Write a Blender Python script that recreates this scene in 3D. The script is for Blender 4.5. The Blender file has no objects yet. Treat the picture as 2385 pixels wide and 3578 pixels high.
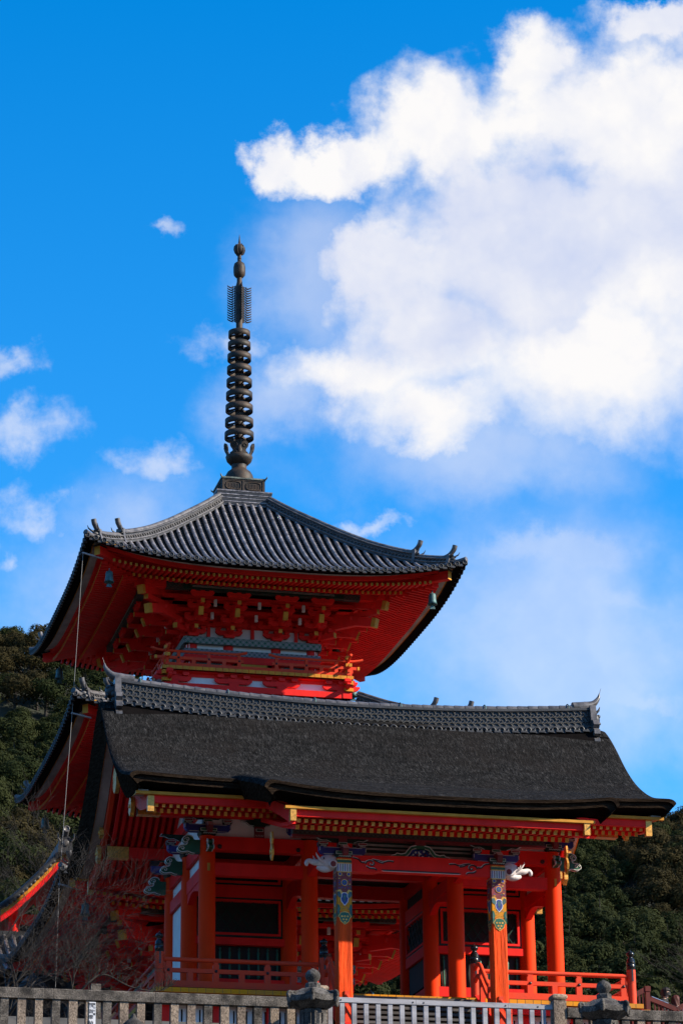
import bpy, math, random
import numpy as np
from mathutils import Vector, Matrix
R = math.radians
random.seed(7)
S = bpy.context.scene
COL = S.collection

# ------------------------------------------------------------------ camera
YAW, PITCH, ROLL = 0.2447, 0.3569, -0.0117
CAM = Vector((-17.2359, -65.3865, -12.7599))
fw = Vector((math.sin(YAW)*math.cos(PITCH), math.cos(YAW)*math.cos(PITCH), math.sin(PITCH)))
rt = Vector((math.cos(YAW), -math.sin(YAW), 0)); up = rt.cross(fw)
r2 = rt*math.cos(ROLL) + up*math.sin(ROLL); u2 = -rt*math.sin(ROLL) + up*math.cos(ROLL)
cd = bpy.data.cameras.new("camera"); cam = bpy.data.objects.new("camera", cd); COL.objects.link(cam)
M = Matrix((r2, u2, -fw)).transposed().to_4x4(); M.translation = CAM
cam.matrix_world = M
cd.sensor_fit = 'HORIZONTAL'; cd.sensor_width = 24.0; cd.lens = 24.0*9985.94/2385
cd.clip_start = 0.5; cd.clip_end = 6000
S.camera = cam

# ------------------------------------------------------------------ light and exposure
SUN_AZ, SUN_EL = R(65.0), R(30.5)          # to the right of the facade normal, above the horizon
sund = Vector((math.cos(SUN_EL)*math.sin(SUN_AZ), -math.cos(SUN_EL)*math.cos(SUN_AZ), math.sin(SUN_EL)))
sl = bpy.data.lights.new("sun", 'SUN'); sl.energy = 5.0; sl.angle = R(0.53); sl.color = (1.0, 0.90, 0.74)
so = bpy.data.objects.new("sun", sl); COL.objects.link(so)
so.rotation_euler = sund.to_track_quat('Z', 'Y').to_euler(); so.location = (60, -40, 60)
S.view_settings.view_transform = 'Standard'
try: S.view_settings.look = 'None'
except Exception: pass
S.view_settings.gamma = 1.0; S.view_settings.use_curve_mapping = False
S.view_settings.exposure = 0.95
S.cycles.diffuse_bounces = 4; S.cycles.max_bounces = 8

# ------------------------------------------------------------------ node helper
class NT:
    def __init__(s, nt):
        s.nt = nt; nt.nodes.clear()
    def n(s, typ, **kw):
        nd = s.nt.nodes.new(typ)
        for k, v in kw.items(): setattr(nd, k, v)
        return nd
    def link(s, a, b): s.nt.links.new(a, b)
    def put(s, sock, v):
        if isinstance(v, bpy.types.NodeSocket): s.nt.links.new(v, sock)
        elif v is not None: sock.default_value = v
    def math(s, op, a, b=None, c=None, clamp=False):
        nd = s.n('ShaderNodeMath', operation=op, use_clamp=clamp)
        s.put(nd.inputs[0], a)
        if b is not None: s.put(nd.inputs[1], b)
        if c is not None: s.put(nd.inputs[2], c)
        return nd.outputs[0]
    def vm(s, op, a, b=None):
        nd = s.n('ShaderNodeVectorMath', operation=op)
        s.put(nd.inputs[0], a)
        if b is not None: s.put(nd.inputs[1], b)
        return nd.outputs['Value'] if op in ('DOT_PRODUCT', 'LENGTH') else nd.outputs[0]
    def noise(s, vec, scale, detail=3, rough=.55, dist=0, typ='FBM', out=0):
        nd = s.n('ShaderNodeTexNoise')
        if vec is not None: s.put(nd.inputs['Vector'], vec)
        nd.inputs['Scale'].default_value = scale; nd.inputs['Detail'].default_value = detail
        nd.inputs['Roughness'].default_value = rough; nd.inputs['Distortion'].default_value = dist
        return nd.outputs[out]
    def ramp(s, fac, stops, interp='LINEAR'):
        nd = s.n('ShaderNodeValToRGB'); nd.color_ramp.interpolation = interp
        e = nd.color_ramp.elements
        while len(e) < len(stops): e.new(0.5)
        for el, (p, c) in zip(e, stops):
            el.position = p; el.color = (c[0], c[1], c[2], 1) if hasattr(c, '__len__') else (c, c, c, 1)
        s.put(nd.inputs[0], fac); return nd.outputs[0]
    def mix(s, fac, a, b, blend='MIX'):
        nd = s.n('ShaderNodeMix', data_type='RGBA', blend_type=blend)
        s.put(nd.inputs[0], fac)
        for sk, v in ((nd.inputs[6], a), (nd.inputs[7], b)):
            s.put(sk, (v[0], v[1], v[2], 1) if isinstance(v, (tuple, list)) else v)
        return nd.outputs[2]
    def smooth(s, v, a, b):
        nd = s.n('ShaderNodeMapRange', interpolation_type='SMOOTHSTEP')
        s.put(nd.inputs[0], v); nd.inputs[1].default_value = a; nd.inputs[2].default_value = b
        return nd.outputs[0]

# ------------------------------------------------------------------ sky with clouds (by direction, at infinity)
W = bpy.data.worlds.new("World"); S.world = W; W.use_nodes = True
t = NT(W.node_tree)
sky = t.n('ShaderNodeTexSky', sky_type='NISHITA')
sky.sun_disc = False; sky.sun_elevation = SUN_EL
sky.sun_rotation = math.pi - SUN_AZ
sky.altitude = 100; sky.air_density = 0.85; sky.dust_density = 0.06; sky.ozone_density = 2.2
hsv = t.n('ShaderNodeHueSaturation'); hsv.inputs['Saturation'].default_value = 1.43; hsv.inputs['Value'].default_value = 1.0
t.link(sky.outputs[0], hsv.inputs['Color'])
SKY_STRENGTH = 0.15
bg = t.n('ShaderNodeBackground'); t.link(hsv.outputs[0], bg.inputs[0]); bg.inputs[1].default_value = SKY_STRENGTH
tc = t.n('ShaderNodeTexCoord'); dirv = t.vm('NORMALIZE', tc.outputs['Generated'])
Kc = 9.98594
df = t.math('MAXIMUM', t.vm('DOT_PRODUCT', dirv, tuple(fw)), 0.05)
du = t.math('MULTIPLY', t.math('DIVIDE', t.vm('DOT_PRODUCT', dirv, tuple(r2)), df), Kc)
dv = t.math('MULTIPLY', t.math('DIVIDE', t.vm('DOT_PRODUCT', dirv, tuple(u2)), df), Kc)
cmb = t.n('ShaderNodeCombineXYZ'); t.link(du, cmb.inputs[0]); t.link(dv, cmb.inputs[1])
P0 = cmb.outputs[0]
front = t.math('GREATER_THAN', t.vm('DOT_PRODUCT', dirv, tuple(fw)), 0.06)
w1 = t.n('ShaderNodeTexNoise'); t.link(P0, w1.inputs['Vector']); w1.inputs['Scale'].default_value = 2.6; w1.inputs['Detail'].default_value = 8; w1.inputs['Roughness'].default_value = .62
warp = t.vm('MULTIPLY', t.vm('SUBTRACT', w1.outputs['Color'], (.5, .5, .5)), (.42, .42, 0))
P1 = t.vm('ADD', P0, warp)
def cpt(x, y): return ((x*1.521-1192)/1000, (1789-y*1.521)/1000)
def blobs(lst, vec, sm=.12):
    acc = None
    for x, y, rx, ry in lst:
        cx, cy = cpt(x, y)
        v = t.vm('MULTIPLY', t.vm('SUBTRACT', vec, (cx, cy, 0)), (1000/(rx*1.521), 1000/(ry*1.521), 0))
        e = t.math('SUBTRACT', 1.0, t.vm('LENGTH', v))
        acc = e if acc is None else t.math('SMOOTH_MAX', acc, e, sm)
    return acc
big = blobs([(1420, 260, 420, 270), (1010, 290, 240, 200), (1240, 150, 170, 130), (770, 375, 220, 90), (620, 350, 90, 85), (1530, 40, 200, 70),
             (1150, 470, 330, 220), (1220, 600, 500, 340), (870, 620, 230, 190), (1350, 830, 470, 270), (830, 870, 300, 145), (980, 950, 270, 130), (1540, 560, 380, 520), (1000, 760, 300, 220)], P1, .3)
small = blobs([(30, 965, 170, 75), (95, 1170, 190, 90), (385, 1065, 150, 75), (385, 512, 85, 30), (510, 810, 140, 75), (865, 1215, 85, 30),
               (150, 1335, 60, 40), (20, 1300, 60, 60), (40, 830, 110, 50)], P1)
haze = blobs([(1080, 1050, 480, 190), (1300, 1280, 330, 90), (1480, 1580, 240, 60), (640, 930, 200, 130), (1400, 1400, 300, 90), (730, 640, 260, 300), (1300, 1500, 620, 420), (300, 1350, 420, 330)], P1, .2)
det = t.noise(P0, 5.5, 9, .58)
det2 = t.noise(P0, 1.7, 6, .55)
vor = t.n('ShaderNodeTexVoronoi', feature='SMOOTH_F1'); t.link(t.vm('ADD', P0, t.vm('MULTIPLY', warp, (.5, .5, 0))), vor.inputs['Vector'])
vor.inputs['Scale'].default_value = 4.6; vor.inputs['Detail'].default_value = 3.0; vor.inputs['Roughness'].default_value = .55; vor.inputs['Smoothness'].default_value = .6
bil = t.math('SUBTRACT', .42, vor.outputs['Distance'])
top_ = t.smooth(t.math('SUBTRACT', dv, t.math('MULTIPLY', du, .15)), .15, .95)
bigd = t.math('ADD', big, t.math('ADD', t.math('MULTIPLY', t.math('SUBTRACT', det, .5), t.math('ADD', .24, t.math('MULTIPLY', top_, .30))), t.math('MULTIPLY', bil, .22)))
lo = t.math('ADD', -.16, t.math('MULTIPLY', top_, .13)); wd = t.math('SUBTRACT', .90, t.math('MULTIPLY', top_, .40))
xx = t.math('DIVIDE', t.math('SUBTRACT', bigd, lo), wd, clamp=True)
a1 = t.smooth(xx, 0, 1)
a2 = t.math('MULTIPLY', t.smooth(t.math('ADD', small, t.math('MULTIPLY', t.math('SUBTRACT', det, .5), 2.7)), .05, 1.25), .52)
a3 = t.math('MULTIPLY', t.smooth(t.math('ADD', haze, t.math('MULTIPLY', t.math('SUBTRACT', det2, .5), 1.1)), .0, .9), .46)
alpha = t.math('MAXIMUM', t.math('MAXIMUM', a1, a2), a3)
inside = t.math('MULTIPLY', front, t.math('MULTIPLY', t.smooth(t.math('ABSOLUTE', du), 2.6, 1.35), t.smooth(t.math('ABSOLUTE', dv), 3.2, 1.95)))
fill_clouds = t.math('MULTIPLY', t.smooth(t.noise(dirv, 2.6, 6, .6), .44, .62), t.math('MULTIPLY', t.math('SUBTRACT', 1.0, inside), .20))  # extra clouds outside the view, added to make the fill light more neutral
alpha = t.math('MAXIMUM', t.math('MULTIPLY', alpha, t.math('MULTIPLY', front, .985)), fill_clouds)
bri = blobs([(930, 250, 190, 150), (1180, 210, 190, 150), (1400, 240, 220, 150), (680, 370, 130, 80), (980, 940, 200, 110), (1350, 900, 300, 130), (700, 860, 120, 80), (1500, 760, 150, 120)], P1)
lf = t.noise(P1, 1.3, 4, .5)
lum = t.math('ADD', t.math('ADD', .64, t.math('MULTIPLY', t.smooth(bri, -.45, .5), .62)), t.math('ADD', t.math('MULTIPLY', t.math('SUBTRACT', det, .5), .55), t.math('MULTIPLY', bil, .45)))
lum = t.math('ADD', lum, t.math('MULTIPLY', t.math('SUBTRACT', lf, .5), .9))
lum = t.math('ADD', lum, t.math('ADD', t.math('MULTIPLY', a2, .5), t.math('MULTIPLY', t.math('SUBTRACT', 1.0, a1), .35)), clamp=True)
ccol = t.mix(lum, (.64, .71, .93), (1.03, 1.01, 1.0))
bgc = t.n('ShaderNodeBackground'); t.link(ccol, bgc.inputs[0]); bgc.inputs[1].default_value = 0.50
mx = t.n('ShaderNodeMixShader'); t.link(alpha, mx.inputs[0]); t.link(bg.outputs[0], mx.inputs[1]); t.link(bgc.outputs[0], mx.inputs[2])
ow = t.n('ShaderNodeOutputWorld'); t.link(mx.outputs[0], ow.inputs[0])

# ------------------------------------------------------------------ materials
MATS = {}
def mat(name, col, rough=.6, var=.25, vscale=3.0, bump=0.0, bscale=30.0, metal=0.0, spec=.5, col2=None, stretch=(1, 1, 1), coat=0, detail=5, bdist=.02, fine=0):
    m = bpy.data.materials.new(name); m.use_nodes = True; MATS[name] = m
    t = NT(m.node_tree)
    b = t.n('ShaderNodeBsdfPrincipled'); o = t.n('ShaderNodeOutputMaterial'); t.link(b.outputs[0], o.inputs[0])
    tc = t.n('ShaderNodeTexCoord'); v = t.vm('MULTIPLY', tc.outputs['Object'], stretch)
    n1 = t.noise(v, vscale, detail, .6)
    c2 = col2 if col2 else tuple(c*(1-var) for c in col)
    c1 = col if col2 else tuple(min(1, c*(1+var*.6)) for c in col)
    c = t.mix(t.smooth(n1, .32, .68), c2, c1)
    if fine:
        n3 = t.noise(v, fine, 2, .5)
        c = t.mix(1.0, c, t.ramp(n3, [(.32, .42), (.52, 1.0), (.70, 1.55)]), 'MULTIPLY')
    t.link(c, b.inputs['Base Color'])
    t.put(b.inputs['Roughness'], t.math('ADD', rough-.08, t.math('MULTIPLY', n1, .16)))
    b.inputs['Metallic'].default_value = metal; b.inputs['Specular IOR Level'].default_value = spec
    if coat: b.inputs['Coat Weight'].default_value = coat
    if bump:
        n2 = t.noise(v, bscale, 4, .6)
        bp = t.n('ShaderNodeBump'); bp.inputs['Strength'].default_value = bump; bp.inputs['Distance'].default_value = bdist
        t.link(n2, bp.inputs['Height']); t.link(bp.outputs[0], b.inputs['Normal'])
    return m
RED = mat('vermilion', (.82, .024, .018), .55, .13, 1.7, .08, 9, spec=.10, stretch=(1, 1, .35))
COLR = mat('sunlit_column_vermilion', (.86, .048, .006), .6, .12, 1.4, .06, 9, spec=.06, stretch=(1, 1, .35))  # same paint as the beams; sunlit orange put into the column colour
REDD = mat('vermilion_timber', (.74, .012, .014), .6, .18, 2.5, .1, 14, spec=.1)
REDW = mat('weathered_vermilion', (.74, .052, .014), .6, .0, 2.2, .15, 14, spec=.15, col2=(.56, .058, .026), stretch=(.5, .5, .5))
PILM = mat('grained_vermilion', (.78, .066, .006), .6, .30, 5, .9, 16, spec=.1, stretch=(1.6, 1.6, .10), bdist=.03)
OCH = mat('ochre_paint', (.56, .25, .035), .6, .2, 3, spec=.12)
YEL = mat('yellow_paint', (.64, .24, .010), .55, .0, 2.2, spec=.25, col2=(.46, .18, .015))
YELW = mat('worn_yellow_paint', (.70, .27, .008), .6, .0, 1.8, spec=.1, col2=(.50, .21, .03), detail=7)
GOLD = mat('gold_fitting', (.70, .33, .06), .40, .25, 14, .2, 60, metal=.5)
WHT = mat('white_plaster', (.76, .71, .66), .8, .07, 2.5, spec=.2)
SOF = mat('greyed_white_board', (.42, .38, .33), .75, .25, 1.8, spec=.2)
BLK = mat('black_lacquer', (.012, .011, .011), .25, .2, 5, spec=.35, coat=.08)
IRON = mat('black_iron', (.015, .015, .018), .4, .2, 9)
DARK = mat('dark_timber', (.025, .018, .016), .8, .3, 2)  # near-black timber for ceiling, panels, window backs and the black lantern
GRN = mat('green_paint', (.009, .10, .050), .5, .2, 4)
GRND = mat('dark_green_paint', (.010, .035, .022), .5, .3, 6, spec=.3)
BLU = mat('blue_paint', (.02, .035, .22), .5, .25, 5)
MAR = mat('maroon_paint', (.18, .018, .022), .55, .25, 5)
LINE = mat('white_line_paint', (.62, .64, .60), .6, .1, 4)
TEAL = mat('verdigris_bronze', (.065, .155, .155), .6, .0, 9, .15, 30, metal=.25, col2=(.035, .07, .075))
BRZ = mat('aged_bronze', (.058, .037, .024), .6, .0, 3.5, .3, 22, metal=.15, spec=.3, col2=(.018, .0165, .0145), detail=8)
BRZG = mat('green_bronze', (.16, .20, .17), .6, .0, 6, .2, 22, metal=.3, col2=(.05, .045, .035), detail=7)
TILE = mat('grey_roof_tile', (.215, .198, .204), .36, .0, 3.2, .12, 24, spec=.45, col2=(.085, .078, .080), fine=9)
TILED = mat('dark_roof_tile', (.034, .034, .037), .5, .0, 4, .15, 24, spec=.4, col2=(.016, .016, .018))
WAVE = mat('wave_tile_grey', (.062, .060, .057), .6, .3, 6, spec=.25)
PAN = mat('shaded_pan_tile', (.013, .0125, .012), .7, .3, 5, spec=.15)  # shade between the tile tubes put into the pan colour
TILEL = mat('light_ridge_tile', (.125, .115, .113), .36, .0, 5, .1, 30, spec=.4, col2=(.050, .046, .046))
STON = mat('weathered_granite', (.165, .142, .120), .9, .0, 3.6, .8, 42, spec=.1, col2=(.032, .029, .026), detail=10, fine=38)
STONC = mat('clean_granite', (.28, .215, .160), .9, .0, 2.2, .7, 50, spec=.1, fine=42, col2=(.15, .115, .09), stretch=(1, 1, .6))
STOND = mat('dark_mossy_stone', (.115, .105, .095), .9, .0, 3.4, .7, 30, spec=.2, col2=(.030, .027, .025), detail=9, fine=36)
WOODG = mat('silvered_wood', (.36, .35, .37), .7, .0, 3, .3, 22, spec=.25, col2=(.20, .19, .20), stretch=(.25, 1, 1))
WOODS = mat('step_timber', (.11, .095, .085), .75, .0, 3, .3, 22, spec=.2, col2=(.04, .034, .03), stretch=(.2, 1, 1))
BRK = mat('bare_branch_bark', (.034, .029, .026), .85, .35, 6, .3, 30, spec=.2)
CABLE = mat('pale_cable', (.20, .19, .18), .5, .1, 4)
ELE = mat('carved_white', (.62, .55, .54), .6, .2, 9, .2, 30)
SKIN = mat('skin', (.62, .36, .25), .5, .1, 6)
HAIRD = mat('dark_hair', (.022, .018, .017), .6, .3, 12, .2, 60, spec=.15)
HAIRB = mat('auburn_hair', (.075, .020, .014), .55, .3, 12, .2, 60, spec=.2)
CLOD = mat('black_cloth', (.012, .012, .014), .85, .2, 9)
CLOW = mat('white_cloth', (.72, .70, .68), .8, .1, 9)
PAPER = mat('paper_notice', (.62, .62, .64), .8, .1, 30)
INK = mat('black_ink', (.01, .01, .012), .7, .1, 5)
RAILC = mat('grey_metal_cap', (.34, .40, .50), .3, .1, 4, metal=.4)
GROUND = mat('ground_soil', (.060, .054, .046), .95, .35, .6, .4, 6)
REDSH = mat('shaded_red_paint', (.10, .016, .012), .6, .3, 3, spec=.2)  # red of the ramp railing with its shade put into the colour
PAVE = mat('stone_paving', (.085, .080, .074), .9, .25, .9, .3, 9)
HILLM = mat('forest_floor', (.010, .013, .006), .95, .5, .12, .6, 1.2)
# cypress bark thatch: short fibres running down the slope
def bark_mat():
    m = bpy.data.materials.new('cypress_bark_thatch'); m.use_nodes = True; MATS[m.name] = m
    t = NT(m.node_tree); b = t.n('ShaderNodeBsdfPrincipled'); o = t.n('ShaderNodeOutputMaterial'); t.link(b.outputs[0], o.inputs[0])
    tc = t.n('ShaderNodeTexCoord'); v = t.vm('MULTIPLY', tc.outputs['Object'], (1.0, .20, .30))
    big = t.noise(tc.outputs['Object'], .8, 5, .6); fi = t.noise(v, 21, 3, .65, .8); fi2 = t.noise(v, 50, 2, .6)
    f = t.math('ADD', t.math('MULTIPLY', fi, .65), t.math('MULTIPLY', fi2, .35))
    c = t.ramp(f, [(.36, (.0036, .0034, .0033)), (.50, (.0115, .0110, .0108)), (.60, (.025, .0238, .0232)), (.72, (.078, .073, .069))])
    st_ = t.noise(t.vm('MULTIPLY', tc.outputs['Object'], (.55, .10, 3.2)), 2.2, 4, .6)
    c = t.mix(1.0, c, t.ramp(st_, [(.30, .70), (.70, 1.35)]), 'MULTIPLY')
    c = t.mix(t.smooth(big, .42, .66), c, t.mix(.4, c, (.015, .012, .0105)))
    t.link(c, b.inputs['Base Color']); b.inputs['Roughness'].default_value = .95; b.inputs['Specular IOR Level'].default_value = .03
    bp = t.n('ShaderNodeBump'); bp.inputs['Strength'].default_value = .9; bp.inputs['Distance'].default_value = .05
    t.link(f, bp.inputs['Height']); t.link(bp.outputs[0], b.inputs['Normal']); return m
BARK = bark_mat()
BARKE = mat('cut_bark_edge', (.036, .024, .016), .95, .0, 4, .8, 30, spec=.0, col2=(.011, .0075, .0055), stretch=(.5, 1, 6), fine=30)
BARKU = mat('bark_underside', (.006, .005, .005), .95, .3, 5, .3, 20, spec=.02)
# painted diaper pattern on the pagoda beams
def diaper(name, sc, cols):
    m = bpy.data.materials.new(name); m.use_nodes = True; MATS[name] = m
    t = NT(m.node_tree); b = t.n('ShaderNodeBsdfPrincipled'); o = t.n('ShaderNodeOutputMaterial'); t.link(b.outputs[0], o.inputs[0])
    tc = t.n('ShaderNodeTexCoord'); sp = t.n('ShaderNodeSeparateXYZ'); t.link(tc.outputs['Object'], sp.inputs[0])
    h = t.math('ADD', sp.outputs[0], sp.outputs[1])
    def cell(off):
        a = t.math('FRACT', t.math('ADD', t.math('MULTIPLY', h, sc), off)); bb = t.math('FRACT', t.math('ADD', t.math('MULTIPLY', sp.outputs[2], sc), off))
        a = t.math('SUBTRACT', a, .5); bb = t.math('SUBTRACT', bb, .5)
        return t.math('SQRT', t.math('ADD', t.math('MULTIPLY', a, a), t.math('MULTIPLY', bb, bb)))
    d1 = cell(0.0); d2 = cell(.5)
    c = t.mix(t.math('LESS_THAN', t.math('MINIMUM', d1, d2), .20), cols[0], cols[1])
    c = t.mix(t.math('LESS_THAN', t.math('ABSOLUTE', t.math('SUBTRACT', d1, .47)), .05), c, cols[2])
    c = t.mix(t.math('LESS_THAN', t.math('ABSOLUTE', t.math('SUBTRACT', d2, .47)), .05), c, cols[2])
    t.link(c, b.inputs['Base Color']); b.inputs['Roughness'].default_value = .6; return m
DIA1 = diaper('floral_diaper_green', 5.2, [(.055, .115, .105), (.012, .10, .055), (.24, .26, .24)])
DIA2 = diaper('floral_diaper_violet', 6.4, [(.075, .065, .14), (.03, .09, .065), (.22, .21, .20)])
DIA3 = diaper('dark_brocade', 9.0, [(.012, .020, .016), (.03, .012, .012), (.05, .06, .05)])
# ------------------------------------------------------------------ mesh building
class MB:
    def __init__(s): s.v = []; s.f = []; s.m = []; s.s = []
    def add(s, vs, fs, mi=0, sm=False):
        o = len(s.v); s.v.extend([tuple(p) for p in vs])
        for f in fs: s.f.append([i+o for i in f]); s.m.append(mi); s.s.append(sm)
        return s
    def box(s, x0, x1, y0, y1, z0, z1, mi=0):
        return s.add([(x0,y0,z0),(x1,y0,z0),(x1,y1,z0),(x0,y1,z0),(x0,y0,z1),(x1,y0,z1),(x1,y1,z1),(x0,y1,z1)],
                     [(0,3,2,1),(4,5,6,7),(0,1,5,4),(1,2,6,5),(2,3,7,6),(3,0,4,7)], mi)
    def cbox(s, c, w, mi=0):
        return s.box(c[0]-w[0]/2, c[0]+w[0]/2, c[1]-w[1]/2, c[1]+w[1]/2, c[2]-w[2]/2, c[2]+w[2]/2, mi)
    def beam(s, p0, p1, w, h, mi=0, upv=(0,0,1), mi_end=None):
        p0, p1 = Vector(p0), Vector(p1); d = (p1-p0).normalized(); sd = d.cross(Vector(upv)).normalized(); u = sd.cross(d)
        q = [p + sd*a*w/2 + u*b*h/2 for p in (p0, p1) for a, b in ((-1,-1),(1,-1),(1,1),(-1,1))]
        s.add(q, [(0,1,5,4),(1,2,6,5),(2,3,7,6),(3,0,4,7)], mi)
        return s.add(q, [(3,2,1,0),(4,5,6,7)], mi if mi_end is None else mi_end)
    def tube(s, pts, r, n=8, mi=0, cap=True, sm=True, flat=1.0):
        pts = [Vector(p) for p in pts]; k = len(pts)
        rs = list(r) if hasattr(r, '__len__') else [r]*k
        vs = []; prev = None
        for i, p in enumerate(pts):
            d = (pts[min(i+1, k-1)]-pts[max(i-1, 0)]).normalized()
            if prev is None:
                a = Vector((0,0,1)) if abs(d.z) < .9 else Vector((1,0,0)); sd = d.cross(a).normalized()
            else:
                sd = prev - d*prev.dot(d); sd = sd.normalized() if sd.length > 1e-6 else d.orthogonal().normalized()
            prev = sd; u = sd.cross(d)
            for j in range(n):
                a = 2*math.pi*j/n; vs.append(p + sd*math.cos(a)*rs[i] + u*math.sin(a)*rs[i]*flat)
        fs = [(i*n+j, i*n+(j+1)%n, (i+1)*n+(j+1)%n, (i+1)*n+j) for i in range(k-1) for j in range(n)]
        s.add(vs, fs, mi, sm)
        if cap: s.add(vs[:n], [tuple(range(n))], mi); s.add(vs[-n:], [tuple(range(n))[::-1]], mi)
        return s
    def lathe(s, prof, c=(0,0,0), n=16, mi=0, sm=True, axis='z', cap=True):
        vs = []
        for r, z in prof:
            for j in range(n):
                a = 2*math.pi*(j+.5)/n; x, y = r*math.cos(a), r*math.sin(a)
                if axis == 'z': p = (c[0]+x, c[1]+y, c[2]+z)
                elif axis == 'y': p = (c[0]+x, c[1]+z, c[2]+y)
                else: p = (c[0]+z, c[1]+x, c[2]+y)
                vs.append(p)
        k = len(prof)
        s.add(vs, [(i*n+j, i*n+(j+1)%n, (i+1)*n+(j+1)%n, (i+1)*n+j) for i in range(k-1) for j in range(n)], mi, sm)
        for i in (0, k-1):
            if cap and prof[i][0] > 1e-4: s.add(vs[i*n:(i+1)*n], [tuple(range(n))], mi)
        return s
    def extr(s, poly, axis, a0, a1, mi=0, sm=False):
        n = len(poly)
        def P(p, a):
            return (a, p[0], p[1]) if axis == 'x' else (p[0], a, p[1]) if axis == 'y' else (p[0], p[1], a)
        vs = [P(p, a0) for p in poly] + [P(p, a1) for p in poly]
        s.add(vs, [tuple(range(n)), tuple(range(2*n-1, n-1, -1))], mi)
        return s.add(vs, [(i, (i+1)%n, n+(i+1)%n, n+i) for i in range(n)], mi, sm)
    def grid(s, fn, us, vs_, mi=0, sm=True):
        a = [fn(u, v) for u in us for v in vs_]; k = len(vs_)
        return s.add(a, [(i*k+j, (i+1)*k+j, (i+1)*k+j+1, i*k+j+1) for i in range(len(us)-1) for j in range(k-1)], mi, sm)
    def xf(s, mtx, o=0):
        for i in range(o, len(s.v)): s.v[i] = tuple(mtx @ Vector(s.v[i]))
        return s
    def merge(s, b):
        o = len(s.v); s.v.extend(b.v); s.f.extend([[i+o for i in f] for f in b.f]); s.m.extend(b.m); s.s.extend(b.s); return s
    def mesh(s, name, mats):
        me = bpy.data.meshes.new(name); me.from_pydata(s.v, [], s.f)
        for m in (mats if isinstance(mats, (list, tuple)) else [mats]): me.materials.append(m)
        me.polygons.foreach_set('material_index', s.m); me.polygons.foreach_set('use_smooth', s.s)
        import bmesh
        bm = bmesh.new(); bm.from_mesh(me); bmesh.ops.recalc_face_normals(bm, faces=bm.faces); bm.to_mesh(me); bm.free()
        me.update(); return me
    def build(s, name, mats, parent=None, **kw):
        return link(name, s.mesh(name, mats), parent, **kw)
def link(name, me, parent=None, loc=None, rot=None, scale=None, label=None, cat=None, group=None, kind=None):
    """children keep world coordinates: the offset of the thing's base is taken off"""
    o = bpy.data.objects.new(name, me); COL.objects.link(o)
    p = Vector(loc) if loc is not None else Vector((0, 0, 0))
    if parent is not None:
        o.parent = parent; p = p - world_off(parent)
    o.location = p
    if rot is not None: o.rotation_euler = rot
    if scale is not None: o.scale = scale
    return tag(o, label, cat, group, kind)
def world_off(o):
    p = Vector((0, 0, 0))
    while o is not None: p += o.location; o = o.parent
    return p
def tag(o, label=None, cat=None, group=None, kind=None):
    if label: o['label'] = label
    if cat: o['category'] = cat
    if group: o['group'] = group
    if kind: o['kind'] = kind
    return o
def thing(name, loc, label, cat, group=None):
    return link(name, None, None, loc, label=label, cat=cat, group=group)
def crom(pts, n=8):
    """Catmull-Rom through points"""
    P = [Vector(p) for p in pts]; P = [P[0]*2-P[1]] + P + [P[-1]*2-P[-2]]; out = []
    for i in range(1, len(P)-2):
        a, b, c, d = P[i-1:i+3]
        for j in range(n):
            x = j/n; out.append(.5*((2*b)+(c-a)*x+(2*a-5*b+4*c-d)*x*x+(3*b-a-3*c+d)*x**3))
    out.append(P[-2]); return out
def lin(a, b, n): return [a+(b-a)*i/(n-1) for i in range(n)]
def curve1(pts):
    q = crom([(x, y, 0) for x, y in pts], 10); X = [p.x for p in q]; Y = [p.y for p in q]
    return lambda x: float(np.interp(x, X, Y))
def rotz(a, c): return Matrix.Translation(Vector(c)) @ Matrix.Rotation(a, 4, 'Z') @ Matrix.Translation(-Vector(c))

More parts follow.
